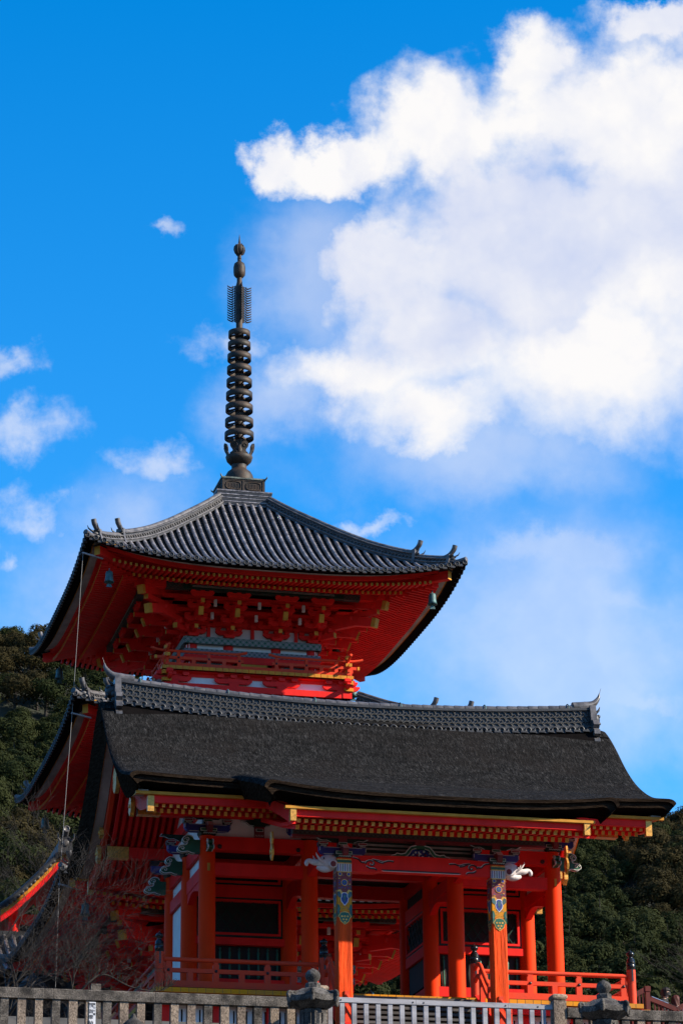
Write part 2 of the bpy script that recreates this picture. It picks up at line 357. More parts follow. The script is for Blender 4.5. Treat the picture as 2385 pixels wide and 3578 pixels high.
# ================================================================== THE GATE
XC, YC, ZF = 4.30, 2.23, -.17            # outer column line, half depth, deck level
CXS = (-4.30, -1.81, 1.81, 4.30); CYS = (0, 2.23, 4.46)
gate = thing('temple_gate', (0, 2.23, -1.6), 'vermilion temple gate with dark bark roof standing in front of the pagoda', 'gate')
prof = curve1([(-.5,8.05),(0,7.72),(.4,7.40),(.85,6.96),(1.4,6.38),(2.0,5.86),(2.7,5.40),(3.6,4.96),(4.83,4.56),(5.8,4.24),(6.9,3.86),(7.83,3.50),(8.6,3.25)])
def elift(x): return .10*(abs(x)/6.6)**4
def thick(u): return .52-.14*min(1, u/4.83)
XM = 6.41
def roll(x, xe, w, d):
    e = abs(x)-xe
    return 0 if e <= 0 else d*(1-math.sqrt(max(0, 1-min(1, e/w)**2)))
def slab(mb, xe, w, d, u0, u1, dz, lip, sgn, lift, umin_dz=0.0, vc=0.0):
    """one slope of thick bark; sgn=-1 front, +1 rear"""
    xs = [-xe-w*a for a in (1, .97, .88, .7, .45, .2)] + lin(-xe, xe, 40) + [xe+w*a for a in (.2, .45, .7, .88, .97, 1)]
    us = lin(u0, u1, 34)
    def zt(x, u): 
        k = (u-u0)/(u1-u0)
        return prof(u)+dz*min(1, k*3)+umin_dz*(1-min(1, k*2.2))-roll(x, xe, w, d*(.55+.45*k))+lift(x)*k**2
    Y = lambda u: YC + sgn*u
    mb.grid(lambda x, u: (x, Y(u), zt(x, u)), xs, us, 0)
    # lip: thatch edge, shadow step, a second cut layer, then the underside back to the fascia
    pr = [(0, 0, 1), (.012, .075, 1), (.075, .085, 2), (.075, .115, 1), (.085, .215, 1), (.66, .30, 2)]
    for (a, b, _), (a2, b2, mi_) in zip(pr[:-1], pr[1:]):
        mb.grid(lambda x, k: (x*(1-.85*(b, b2)[k]/(xe+w)), Y(u1-(a, a2)[k]), zt(x, u1)-(b, b2)[k]), xs, [0, 1], mi_, False)
    # underside
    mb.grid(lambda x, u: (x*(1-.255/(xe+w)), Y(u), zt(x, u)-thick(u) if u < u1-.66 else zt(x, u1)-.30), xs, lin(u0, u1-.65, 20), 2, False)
    # verge faces
    for sx in (-1, 1):
        x = sx*(xe+w)
        mb.grid(lambda u, k: (x-sx*.25*k, Y(u), zt(x, u)-k*float(np.interp(u, [0, 3.0, u1] if u1 < 6 else [2, 7, u1], [.85, .70, .26] if u1 < 6 else [.5, .42, .26]))), us, [0, .5, 1], 1, False)
mb = MB()
slab(mb, XM, .22, .13, 0, 4.83, 0, .27, -1, elift); slab(mb, XM, .22, .13, 0, 4.83, 0, .27, 1, elift)
mb.build('bark_roof', [BARK, BARKE, BARKU], gate)
mb = MB()
slab(mb, 3.90, .22, .20, 2.3, 7.83, .10, .27, -1, lambda x: .18*(abs(x)/3.9)**3, -.12)
mb.build('porch_roof', [BARK, BARKE, BARKU], gate)
# soffit boards and ochre eave strips
mb = MB()
for sg in (-1, 1):
    us = lin(.0, 4.36, 16)
    mb.grid(lambda x, u: (x, YC+sg*u, prof(u)-thick(u)-.015), lin(-5.98, 5.98, 3), us, 0, False)
    mb.box(-6.42, 6.42, YC+sg*4.44-.05, YC+sg*4.44+.05, 4.205, 4.275, 1)
mb.grid(lambda x, u: (x, YC-u, prof(u)-thick(u)+.02), lin(-3.4, 3.4, 3), lin(2.6, 7.45, 14), 0, False)
mb.box(-3.60, 3.60, -5.36, -5.24, 3.215, 3.275, 1)
mb.build('eave_soffit', [REDD, OCH], gate)
# verge soffit: white board with an ochre edge, then the bargeboards
def verge_strip(mb, x0, x1, off, h, us, sg, mi):
    for a, b in zip(us[:-1], us[1:]):
        ya, yb = YC+sg*a, YC+sg*b; vo = (lambda q: float(np.interp(q, [0, 3.0, 4.3], [.26, .20, 0.0])))
        za, zb = prof(a)-thick(a)-off-vo(a), prof(b)-thick(b)-off-vo(b)
        vs = [(x0,ya,za),(x1,ya,za),(x1,yb,zb),(x0,yb,zb),(x0,ya,za-h),(x1,ya,za-h),(x1,yb,zb-h),(x0,yb,zb-h)]
        mb.add(vs, [(0,1,2,3),(4,7,6,5),(0,4,5,1),(1,5,6,2),(2,6,7,3),(3,7,4,0)], mi)
for sx in (-1, 1):
    mb = MB()
    for sg in (-1, 1):
        us = lin(0, 4.42, 16)
        verge_strip(mb, sx*6.12, sx*6.36, -.03, .09, us, sg, 0)
        verge_strip(mb, sx*6.36, sx*6.38, -.03, .11, us, sg, 1)
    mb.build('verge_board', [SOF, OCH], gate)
    mb = MB()
    for sg in (-1, 1): verge_strip(mb, sx*6.0, sx*6.11, .05, .34, lin(0, 4.3, 16), sg, 0)
    bb = mb.build('bargeboard', REDW, gate)
    for sg in (-1, 1):
        g = MB(); yy = YC+sg*4.42
        g.box(min(sx*5.98, sx*6.13), max(sx*5.98, sx*6.13), min(yy, yy-sg*.12), max(yy, yy-sg*.12), 3.82, 4.20)
        g.build('gold_cap', GOLD, bb)
        for yv, zv, k in ((YC+sg*2.45, 4.62, 1.0), (YC+sg*2.05, 5.0, .6)):
            g = MB(); gx = sx*6.17
            pol = [(yv+k*.16*math.sin(a)*(1+.12*math.cos(6*a)), zv-k*.20+k*.22*math.cos(a)*(1+.12*math.cos(6*a))) for a in lin(0, 2*math.pi*23/24, 24)]
            g.extr(pol, 'x', gx-.05, gx+.05); g.lathe([(.03,-.08),(.05,-.07),(.05,.07),(.03,.08)], (gx, yv, zv-k*.2), 10, axis='x')
            g.build('gegyo_pendant', GOLD, bb)
    g = MB(); pol = [(YC+.26*math.sin(a)*(1+.1*math.cos(6*a)), 5.72+.34*math.cos(a)) for a in lin(0, 2*math.pi*23/24, 24)]
    g.extr(pol, 'x', sx*6.14-.05, sx*6.14+.05); g.build('gegyo_pendant', GOLD, bb)
# porch bargeboards: rounded red ends, gold caps and pendants
for sx in (-1, 1):
    mb = MB(); x0, x1 = sx*3.36, sx*3.47
    us = lin(5.05, 7.52, 10)
    for a, b in zip(us[:-1], us[1:]):
        f = lambda u: prof(u)-thick(u)+.0-.02
        h = lambda u: .34-.10*(7.5-u)/2.4
        ya, yb = YC-a, YC-b
        vs = [(x0,ya,f(a)),(x1,ya,f(a)),(x1,yb,f(b)),(x0,yb,f(b)),(x0,ya,f(a)-h(a)),(x1,ya,f(a)-h(a)),(x1,yb,f(b)-h(b)),(x0,yb,f(b)-h(b))]
        mb.add(vs, [(0,1,2,3),(4,7,6,5),(0,4,5,1),(1,5,6,2),(2,6,7,3),(3,7,4,0)], 0)
    bb = mb.build('porch_bargeboard', RED, gate)
    g = MB(); g.box(min(x0,x1)-.012, max(x0,x1)+.012, -5.34, -5.20, 2.94, 3.27); g.build('gold_cap', GOLD, bb)
    g = MB(); gx, gy = sx*3.5, -3.5
    pol = [(gy-.07, 3.12), (gy-.10, 2.95), (gy-.05, 2.84), (gy-.13, 2.70), (gy-.10, 2.56), (gy, 2.46), (gy+.10, 2.56), (gy+.13, 2.70), (gy+.05, 2.84), (gy+.10, 2.95), (gy+.07, 3.12)]
    g.extr(pol, 'x', gx-.022, gx+.022); g.lathe([(.03,-.05),(.06,-.045),(.06,.045),(.03,.05)], (gx, gy, 2.66), 10, axis='x'); g.build('gegyo_pendant', GOLD, bb)
# fascia
mb = MB()
for sg in (-1, 1): MB().box(-5.99, 5.99, YC+sg*4.36-.05, YC+sg*4.36+.05, 4.03, 4.20).build('eave_fascia', RED, gate)
mb.box(-3.35, 3.35, -5.26, -5.16, 3.065, 3.212); mb.build('porch_fascia', RED, gate)
# ---- rafters: the hundred seen best as parts, the rest as one
def raft_me(name, pts, w, h):
    m = MB()
    for i in range(len(pts)-1): m.beam(pts[i], pts[i+1], w, h, 0, mi_end=(1 if i == 0 else 0))
    return m
fly_m = raft_me('rafter', [(0,-2.06,4.00), (0,-1.1,4.20), (0, -.2, 4.42)], .075, .085)
base_m = raft_me('rafter', [(0,-1.62,3.985), (0,-.6,4.32), (0,.4,4.80), (0,1.4,5.60), (0,2.1,6.5)], .08, .10)
kf_m = raft_me('rafter', [(0,-5.10,3.01), (0,-4.2,3.16), (0,-3.3,3.34)], .082, .085)
kb_m = raft_me('rafter', [(0,-4.62,2.98), (0,-3.3,3.34), (0,-1.0,4.05)], .088, .105)
rest = MB(); nraft = 0
for m, xs in ((kf_m, lin(-3.24, 3.24, 39)), (kb_m, lin(-3.16, 3.16, 38))):
    me = m.mesh('rafter', [RED, GOLD])
    for x in xs: link('rafter', me, gate, (x, 0, 0)); nraft += 1
mes = [m.mesh('rafter', [RED, GOLD]) for m in (fly_m, base_m)]
for x in lin(-5.90, 5.90, 71):
    for m, me, dx in ((fly_m, mes[0], 0), (base_m, mes[1], .03)):
        if nraft < 99 and x < -3.9: link('rafter', me, gate, (x+dx, 0, 0)); nraft += 1
        else:
            a = MB().merge(m); a.xf(Matrix.Translation((x+dx, 0, 0))); rest.merge(a)
        a = MB().merge(m); a.xf(Matrix.Translation((x+dx, 2*YC, 0)) @ Matrix.Scale(-1, 4, (0, 1, 0))); rest.merge(a)
rest.build('rafter', [RED, GOLD], gate, kind='stuff')
# ---- ridge
def sag(x): return .29*(x/6.2)**2-.29
mb = MB()
xs = lin(-6.2, 6.2, 41)
sec = [(-.30,7.66),(-.30,7.74),(-.21,7.76),(-.21,8.14),(-.26,8.16),(-.26,8.20),(-.17,8.22),(-.17,8.25)]
sec = sec + [(-a, b) for a, b in sec[::-1]]
mb.grid(lambda x, k: (x, YC+sec[k][0], sec[k][1]+.02+sag(x)), xs, range(len(sec)), 1, False)
mb.box(-6.55, 6.55, YC-.42, YC+.42, 7.2, 7.42, 0)
mb.grid(lambda x, k: (x, YC+[-.55,-.40,-.34,.34,.40,.55][k], [7.28,7.56,7.67,7.67,7.56,7.28][k]+sag(x)), xs, range(6), 0, False)
mb.build('ridge', [BARKU, TILED], gate); ridge = bpy.context.scene.objects['ridge']
m = MB()                                   # cap tiles
N = 44
for i in range(N):
    a, b = -6.2+12.4*i/N+.006, -6.2+12.4*(i+1)/N-.006
    m.tube([(a,YC,8.27+sag(a)),(a+.03,YC,8.27+sag(a)),(b,YC,8.265+sag(b))], [.115,.125,.118], 10, 0)
m.build('cap_tile', TILEL, ridge)
for sg in (-1, 1):                         # wave tiles: overlapping half rings in rows
    m = MB()
    for row in range(5):
        for i in range(72):
            x = -6.1+12.2*(i+.5*(row % 2)+.25)/72
            y = YC+sg*.225; z0 = 7.785+.076*row+sag(x)
            pts = [(x+.098*math.cos(a), y, z0+(.085-.085*math.sin(a) if row % 2 else .085*math.sin(a))) for a in lin(0, math.pi, 6)]
            m.tube(pts, .0135, 4, 0, False)
    m.build('wave_tile', WAVE, ridge)
for sg in (-1, 1):
    m = MB()
    for i in range(52):
        x = -6.05+12.1*i/51; y = YC+sg*.42; z = 7.62+sag(x)
        m.lathe([(.035,-.015*sg),(.045,.0),(.055,.0),(.06,.02*sg),(.092,.02*sg),(.098,0),(.09,-.16*sg)], (x, y+sg*.01, z), 12, 0, True, 'y')
        if i < 51:
            x2 = x+.119; m.box(x2-.085, x2+.085, y-.05, y+.03, z-.055+sag(0)*0, z-.005, 0)
    m.build('round_end_tile', TILED, ridge)
m = MB()
for i in range(-5, 6, 2):
    x = i*1.12; m.tube([(x, YC+.16*math.cos(a), 8.25+sag(x)+.165*math.sin(a)) for a in lin(-.2, math.pi+.2, 9)], .016, 5, 0)
m.build('copper_tie', TEAL, ridge)
for sx in (-1, 1):                          # ridge end tiles with demon mask, side scrolls and horn
    X = sx*6.2
    m = MB()
    for sg in (-1, 1):
        pol = [(0,8.30),(.13,8.34),(.16,8.0),(.16,7.92),(.24,7.88),(.27,7.76),(.22,7.68),(.28,7.62),(.29,7.50),(.22,7.44),(.28,7.36),(.28,7.22),(.12,7.20),(.10,7.6),(0,7.75)]
        m.extr([(YC+sg*(.06+a*1.75), b-.04) for a, b in pol], 'x', X-.07, X+.09)
    m.build('ridge_end_tile', TILEL, ridge)
    m = MB()
    m.lathe([(.01,.26*sx),(.10,.25*sx),(.17,.18*sx),(.20,.08*sx),(.20,0)], (X, YC, 7.98), 12, axis='x')
    for dy, dz, r in ((-.09,.08,.055),(.09,.08,.055),(0,-.02,.06),(-.1,-.12,.05),(.1,-.12,.05),(0,-.16,.06)):
        m.lathe([(.005,.06*sx),(r*.7,.045*sx),(r,0)], (X+.21*sx, YC+dy, 7.98+dz), 8, axis='x')
    for dy in (-.15, .15): m.tube([(X+.12*sx, YC+dy, 8.12),(X+.2*sx, YC+dy*1.2, 8.2),(X+.24*sx, YC+dy*1.1, 8.3)], [.04,.03,.008], 6)
    for dy, z in ((-.2,7.86),(.2,7.86),(-.22,7.70),(.22,7.70)): m.lathe([(.02,.14*sx),(.07,.12*sx),(.09,0)], (X, YC+dy, z), 9, axis='x')
    m.build('demon_mask', TILED, ridge)
    m = MB(); m.tube(crom([(X-sx*.45,YC,8.30),(X-sx*.1,YC,8.34),(X+sx*.12,YC,8.42),(X+sx*.26,YC,8.58),(X+sx*.30,YC,8.72)], 5), [.13]*6+[.13-.008*i for i in range(1, 16)], 10)
    m.tube([(X+sx*.30,YC,8.70),(X+sx*.345,YC,8.86)], [.008,.004], 4)
    m.build('ridge_horn', TILEL, ridge)

# ---- columns
cm = MB(); cm.lathe([(.205,0),(.205,1.2),(.203,3.0),(.19,3.72),(.185,4.0)], (0,0,ZF), 24)
cme = cm.mesh('column', COLR)
for x in CXS:
    for y in CYS: link('column', cme, gate, (x, y, 0))
def beamx(name, x0, x1, y, z0, z1, w=.2, m=RED): 
    return MB().box(x0, x1, y-w/2, y+w/2, z0, z1).build(name, m, gate)
def beamy(name, x, y0, y1, z0, z1, w=.2, m=RED):
    return MB().box(x-w/2, x+w/2, y0, y1, z0, z1).build(name, m, gate)
for y in CYS:
    for a, b in ((-4.28,-1.83),(-1.79,1.79),(1.83,4.28)):
        beamx('tie_beam', a, b, y, 3.49, 3.83, .22)
    for a, b in ((-4.28,-1.83),(1.83,4.28)): beamx('tie_beam', a, b, y, 2.88, 3.19, .20)
for x in CXS:
    for a, b in ((.02,2.21),(2.25,4.44)):
        beamy('tie_beam', x, a, b, 3.50, 3.82, .218); beamy('tie_beam', x, a, b, 2.87, 3.18, .198)
# dark nail covers on the front beams
ncm = MB(); ncm.lathe([(.0,-.055),(.03,-.05),(.055,-.015),(.06,0)], (0,0,0), 8, axis='y'); ncme = ncm.mesh('nail_cover', IRON)
for x in (-4.02,-2.10,2.10,4.02): link('nail_cover', ncme, gate, (x, -.108, 3.58))
for x in (-4.3, 4.3): MB().box(x-.03, x+.03, -.235, -.19, 2.96, 3.14).build('wedge_peg', OCH, gate)
# ceiling boards
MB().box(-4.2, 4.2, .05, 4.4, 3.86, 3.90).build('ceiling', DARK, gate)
# ---- side and centre-line walls
def window(x0, x1, y, z0, z1, axis='x', off=0.0):
    """lattice window: dark opening, red frame, green edging, diagonal lattice"""
    def bx(m, a0, a1, d0, d1, c0, c1, mi=0):
        if axis == 'x': m.box(a0, a1, y+d0, y+d1, c0, c1, mi)
        else: m.box(y+d0, y+d1, a0, a1, c0, c1, mi)
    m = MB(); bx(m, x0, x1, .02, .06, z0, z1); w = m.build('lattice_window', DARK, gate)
    m = MB(); e = .05
    for i, (e0, e1, dd) in enumerate(((0, .045, -.05), (.045, .10, -.075))):
        bx(m, x0+e0, x1-e0, dd, .02, z0+e0, z0+e1, i); bx(m, x0+e0, x1-e0, dd, .02, z1-e1, z1-e0, i)
        bx(m, x0+e0, x0+e1, dd+.002, .018, z0+e1, z1-e1, i); bx(m, x1-e1, x1-e0, dd+.002, .018, z0+e1, z1-e1, i)
    m.build('frame', [GRND, RED], w)
    m = MB(); a0, a1, c0, c1 = x0+.10, x1-.10, z0+.10, z1-.10; st = .26
    for sgn in (1, -1):
        k = -20
        while k < 40:
            k += 1
            # line through (a0+k*st, c0) with slope sgn*1.45
            pts = []
            A = a0+k*st-5*st
            for zz in (c0, c1):
                pts.append((A+(zz-c0)/1.45*sgn, zz))
            (xa, za), (xb, zb) = pts
            if xa > xb: xa, za, xb, zb = xb, zb, xa, za
            if xb <= a0 or xa >= a1: continue
            if xa < a0: za += (zb-za)*(a0-xa)/(xb-xa); xa = a0
            if xb > a1: zb = za+(zb-za)*(a1-xa)/(xb-xa); xb = a1
            d = -.03 if sgn > 0 else -.012
            p0, p1 = ((xa, y+d, za), (xb, y+d, zb)) if axis == 'x' else ((y+d, xa, za), (y+d, xb, zb))
            m.beam(p0, p1, .016, .026, 0, upv=(0, 0, 1))
    m.build('lattice', GRND, w)
def spindles(x0, x1, y, z0, z1, axis='x', n=9):
    m = MB()
    if axis == 'x': m.box(x0, x1, y+.05, y+.08, z0, z1)
    else: m.box(y+.05, y+.08, x0, x1, z0, z1)
    w = m.build('dark_panel', DARK, gate)
    me = MB().lathe([(.0,0),(.02,.0),(.034,.12*(z1-z0)),(.02,.5*(z1-z0)),(.034,.80*(z1-z0)),(.012,.86*(z1-z0)),(.03,.9*(z1-z0)),(.0,.96*(z1-z0))], (0,0,0), 8).mesh('spindle', GRN)
    for i in range(n):
        a = x0+(x1-x0)*(i+.5)/n
        link('spindle', me, w, (a, y, z0) if axis == 'x' else (y, a, z0))
for sx in (-1, 1):
    xa, xb = (-4.12, -1.99) if sx < 0 else (1.99, 4.12)
    window(xa, xb, 2.17, 1.90, 2.87)
    # the window reaches up behind the beam
    window(xa, xb, 2.17, 3.19, 3.49)
    beamx('ledge_beam', xa-.1, xb+.1, 2.20, 1.70, 1.88, .24)
    spindles(xa, xb, 2.2, .86, 1.70)
    beamx('waist_beam', xa-.1, xb+.1, 2.20, .62, .86, .24)
    spindles(xa, xb, 2.2, .08, .62)
    beamx('sill_beam', xa-.1, xb+.1, 2.20, -.17, .08, .26)
    # gable side: rear half white plaster, front half open below the beams
    x = sx*4.3
    MB().box(x-.02, x+.02, 2.40, 4.28, 3.19, 3.49).build('plaster_panel', WHT, gate)
    MB().box(x-.02, x+.02, .20, 2.06, 3.19, 3.49).build('plaster_panel', WHT, gate)
    MB().box(x-.02, x+.02, 2.40, 4.28, .30, 2.86).build('plaster_panel', WHT, gate)
    beamy('waist_beam', x, 2.30, 4.30, .08, .30, .18)
    m = MB(); m.beam((x, 2.30, -.10), (x, 4.30, -.10), .16, .24); m.build('sill_beam', RED, gate)
    # passage side: rear half closed by lattice panels
    x = sx*1.81
    window(2.42, 4.27, x-sx*.04, 1.95, 2.86, 'y'); 
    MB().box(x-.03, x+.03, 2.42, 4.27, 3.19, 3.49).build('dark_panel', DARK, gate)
    beamy('ledge_beam', x, 2.40, 4.30, 1.70, 1.95, .22); MB().box(x-.03, x+.03, 2.42, 4.27, 1.0, 1.70).build('dark_panel', DARK, gate)
    beamy('waist_beam', x, 2.40, 4.30, .62, .90, .22); MB().box(x-.03, x+.03, 2.42, 4.27, .1, .62).build('dark_panel', DARK, gate)
    # curved struts between front and middle columns
    for xx in (sx*1.81, sx*4.3):
        pts = crom([(xx, .15, 2.62), (xx, .8, 2.80), (xx, 1.5, 2.90), (xx, 2.08, 2.72)], 6)
        m = MB()
        for a, b in zip(pts[:-1], pts[1:]): m.beam(a, b, .16, .22)
        m.build('arched_brace', RED, gate)
    beamx('tie_beam', xa-.1, xb+.1, 4.46, .62, .9, .2)
    MB().box(xa, xb, 4.44, 4.48, -.17, 2.87).build('dark_panel', DARK, gate)
# plaster frieze between the brackets and the eaves, and a gable wall at each end
for y in (0, 4.46):
    MB().box(-4.3, 4.3, y-.02, y+.02, 3.83, 4.62).build('plaster_panel', WHT, gate)
for sx in (-1, 1):
    m = MB(); m.extr([(0,3.83),(4.46,3.83),(4.46,4.6),(2.23,6.6),(0,4.6)], 'x', sx*4.3-.02, sx*4.3+.02); m.build('gable_plaster', WHT, gate)
    for (ya, za, yb, zb) in ((0,4.55,2.23,6.5),(4.46,4.55,2.23,6.5)):
        m = MB(); m.beam((sx*4.32,ya,za),(sx*4.32,yb,zb), .12, .26); m.build('gable_rafter', RED, gate)
    beamy('gable_beam', sx*4.3, .1, 4.36, 4.52, 4.80, .26)
    MB().box(sx*4.3-.12, sx*4.3+.12, 2.1, 2.36, 4.80, 6.2).build('king_post', RED, gate)
# purlins running out to the bargeboards
for y, z in ((0, 4.42), (4.46, 4.42), (2.23, 6.55)):
    m = MB(); m.box(-6.0, 6.0, y-.11, y+.11, z-.14, z+.14, 0)
    for sx in (-1, 1): m.box(min(sx*5.45, sx*6.0), max(sx*5.45, sx*6.0), y-.118, y+.118, z-.148, z+.148, 1)
    m.build('purlin', [RED, GOLD], gate)
# ---- painted bracket sets
def bracket_set(x, y, zb, s=1.0, dirs=(0, -1), arm=.56, cloud=None):
    """big block, blue arm along X, a short arm towards the viewer side, small blocks with zigzag dentils, upper arm"""
    root = MB()
    zc = zb+.10*s
    # big block with tapered foot
    f = [(-.17*s,zb),(.17*s,zb),(.21*s,zb+.07*s),(.21*s,zb+.17*s),(-.21*s,zb+.17*s),(-.21*s,zb+.07*s)]
    root.extr(f, 'y', y-.19*s, y+.19*s); root.v = [(a+x, b, c) for a, b, c in root.v]
    b = root.build('bracket_set', GRND, gate)
    e = MB()                               # white outline and green face on the block front
    yf = y+dirs[1]*.193*s
    e.box(x-.20*s, x+.20*s, min(yf, yf+dirs[1]*.004), max(yf, yf+dirs[1]*.004), zb+.085*s, zb+.16*s, 0)
    yg = yf+dirs[1]*.006
    e.box(x-.185*s, x+.185*s, min(yg, yg+dirs[1]*.004), max(yg, yg+dirs[1]*.004), zb+.097*s, zb+.148*s, 1)
    for i in range(7):
        xx = x+(-.13+.043*i)*s; e.beam((xx, yf+dirs[1]*.004, zb+.02*s), (xx+.022*s, yf+dirs[1]*.004, zb+.06*s), .006, .012, 0)
        e.beam((xx+.022*s, yf+dirs[1]*.004, zb+.06*s), (xx+.043*s, yf+dirs[1]*.004, zb+.02*s), .006, .012, 0)
    e.build('painted_face', [LINE, GRN], b)
    m = MB(); z0, z1 = zb+.09*s, zb+.28*s
    pol = [(-arm,z1),(-arm,z0+.09*s),(-arm+.05,z0+.03*s),(-arm+.14,z0),(arm-.14,z0),(arm-.05,z0+.03*s),(arm,z0+.09*s),(arm,z1)]
    m.extr([(p+x, q) for p, q in pol], 'y', y-.075*s, y+.075*s, 0)
    yy = y+dirs[1]*.078*s
    for q, w in ((z1-.012, .010), (z0+.014, .010)): m.box(x-arm+.1, x+arm-.1, min(yy, yy+dirs[1]*.004), max(yy, yy+dirs[1]*.004), q-w/2, q+w/2, 1)
    for sg in (-1, 1): m.box(x+sg*(arm-.012)-.006, x+sg*(arm-.012)+.006, min(yy, yy+dirs[1]*.004), max(yy, yy+dirs[1]*.004), z0+.09*s, z1-.01, 1)
    m.build('bracket_arm', [BLU, LINE], b)
    for i, dx in enumerate((-arm+.09, 0, arm-.09)):
        m = MB(); zz = z1+.002; c = x+dx; w = .115*s
        m.extr([(c-w*.75,zz),(c+w*.75,zz),(c+w,zz+.045*s),(c+w,zz+.12*s),(c-w,zz+.12*s),(c-w,zz+.045*s)], 'y', y-.10*s, y+.10*s, 0)
        yb = y+dirs[1]*.102*s
        m.box(c-w*.93, c+w*.93, min(yb, yb+dirs[1]*.004), max(yb, yb+dirs[1]*.004), zz+.052*s, zz+.113*s, 1)
        yb += dirs[1]*.005
        m.box(c-w*.82, c+w*.82, min(yb, yb+dirs[1]*.004), max(yb, yb+dirs[1]*.004), zz+.062*s, zz+.103*s, 2)
        for k in range(4):
            q = c-w*.6+k*w*.3
            m.beam((q, yb, zz+.004), (q+w*.15, yb, zz+.036*s), .006, .009, 1); m.beam((q+w*.15, yb, zz+.036*s), (q+w*.3, yb, zz+.004), .006, .009, 1)
        m.build('bearing_block', [IRON, LINE, MAR if i != 1 else GRN], b)
    # arm pointing outwards, with a scrolled maroon nose
    m = MB(); d = dirs[1]
    ypts = [(y, z1-.02), (y+d*.30*s, z1-.02), (y+d*.42*s, z1-.10*s), (y+d*.40*s, z0-.02), (y+d*.32*s, z0-.07*s), (y+d*.26*s, z0+.02), (y, z0+.01)]
    m.extr(ypts, 'x', x-.062*s, x+.062*s, 0)
    m.extr([(y+d*.30*s, z1-.005), (y+d*.425*s, z1-.095*s), (y+d*.44*s, z1-.10*s), (y+d*.31*s, z1+.005)], 'x', x-.07*s, x+.07*s, 1)
    m.build('bracket_nose', [MAR, LINE], b)
    # upper bearing tier with scrolled side wings
    m = MB(); zu = z1+.125*s
    m.box(x-.10*s, x+.10*s, y-.10*s, y+.10*s, zu, zu+.15*s, 0)
    for sg in (-1, 1):
        w = [(0,0),(.18,.0),(.30,.05),(.42,.04),(.55,.10),(.66,.10),(.60,.16),(.0,.16)]
        m.extr([(x+sg*(.1+a)*s, zu+c*s) for a, c in w], 'y', y-.03, y+.03, 1)
        m.tube([(x+sg*(.1+a)*s, y+d*.034, zu+c*s) for a, c in w[1:7]], .010, 4, 2)
    m.build('scroll_wing', [MAR, GRND, LINE], b)
    return b
def cloud_arm(x, y, z, sx, ax='x', k=1.0):
    """green carved cloud-shaped end of a beam, outlined in white"""
    pol = crom([(0,.17,0),(.16,.17,0),(.22,.25,0),(.34,.27,0),(.44,.19,0),(.40,.10,0),(.33,.12,0),(.36,.04,0),(.50,.02,0),(.56,-.08,0),(.46,-.14,0),(.32,-.12,0),(.2,-.16,0),(0,-.16,0)], 4)
    m = MB(); P = [(p.x*k, p.y*k) for p in pol]
    if ax == 'x':
        m.extr([(x+sx*a, z+b) for a, b in P], 'y', y-.06, y+.06, 0)
        for yy in (y-.065, y+.065):
            m.tube([(x+sx*a, yy, z+b) for a, b in P[6:-3]], .013, 5, 1)
            for (a0, b0) in ((.33,.17),(.45,-.05)): m.tube([(x+sx*(a0+.07*(1-q/9)*math.cos(q*.9))*k, yy, z+(b0+.06*(1-q/9)*math.sin(q*.9))*k) for q in range(9)], .011, 5, 1)
    else:
        m.extr([(y+sx*a, z+b) for a, b in P], 'x', x-.06, x+.06, 0)
        for xx in (x-.065, x+.065):
            m.tube([(xx, y+sx*a, z+b) for a, b in P[6:-3]], .013, 5, 1)
            for (a0, b0) in ((.33,.17),(.45,-.05)): m.tube([(xx, y+sx*(a0+.07*(1-q/9)*math.cos(q*.9))*k, z+(b0+.06*(1-q/9)*math.sin(q*.9))*k) for q in range(9)], .011, 5, 1)
    return m.build('cloud_carving', [GRN, LINE], gate)
for x in CXS:
    bracket_set(x, 0, 3.84); bracket_set(x, 4.46, 3.84, dirs=(0, 1))
for x in (-4.3, 4.3): bracket_set(x, 2.23, 3.84)
for sx in (-1, 1):
    for y in CYS: cloud_arm(sx*4.46, y, 3.56, sx); 
    cloud_arm(sx*4.3, -.16, 3.52, -1, 'y', .62); 
# short struts between the brackets
for x in (-3.05, 3.05, 0):
    m = MB(); m.box(x-.115, x+.115, -.13, -.02, 3.83, 4.10, 0)
    for i in range(6): m.beam((x-.11+.037*i, -.134, 3.86), (x-.09+.037*i, -.134, 3.90), .006, .009, 1)
    m.box(x-.09, x+.09, -.136, -.13, 3.98, 4.05, 1); m.box(x-.075, x+.075, -.141, -.136, 3.99, 4.04, 2)
    w = [(.1,0),(.25,.02),(.33,.09),(.46,.10),(.1,.16)]
    for sg in (-1, 1): m.extr([(x+sg*a, 4.12+c) for a, c in w], 'y', -.10, -.04, 2); m.tube([(x+sg*a, -.105, 4.12+c) for a, c in w[:4]], .010, 4, 1)
    m.box(x-.14, x+.14, -.15, 0, 4.11, 4.29, 2)
    m.build('strut', [MAR, LINE, GRND], gate)

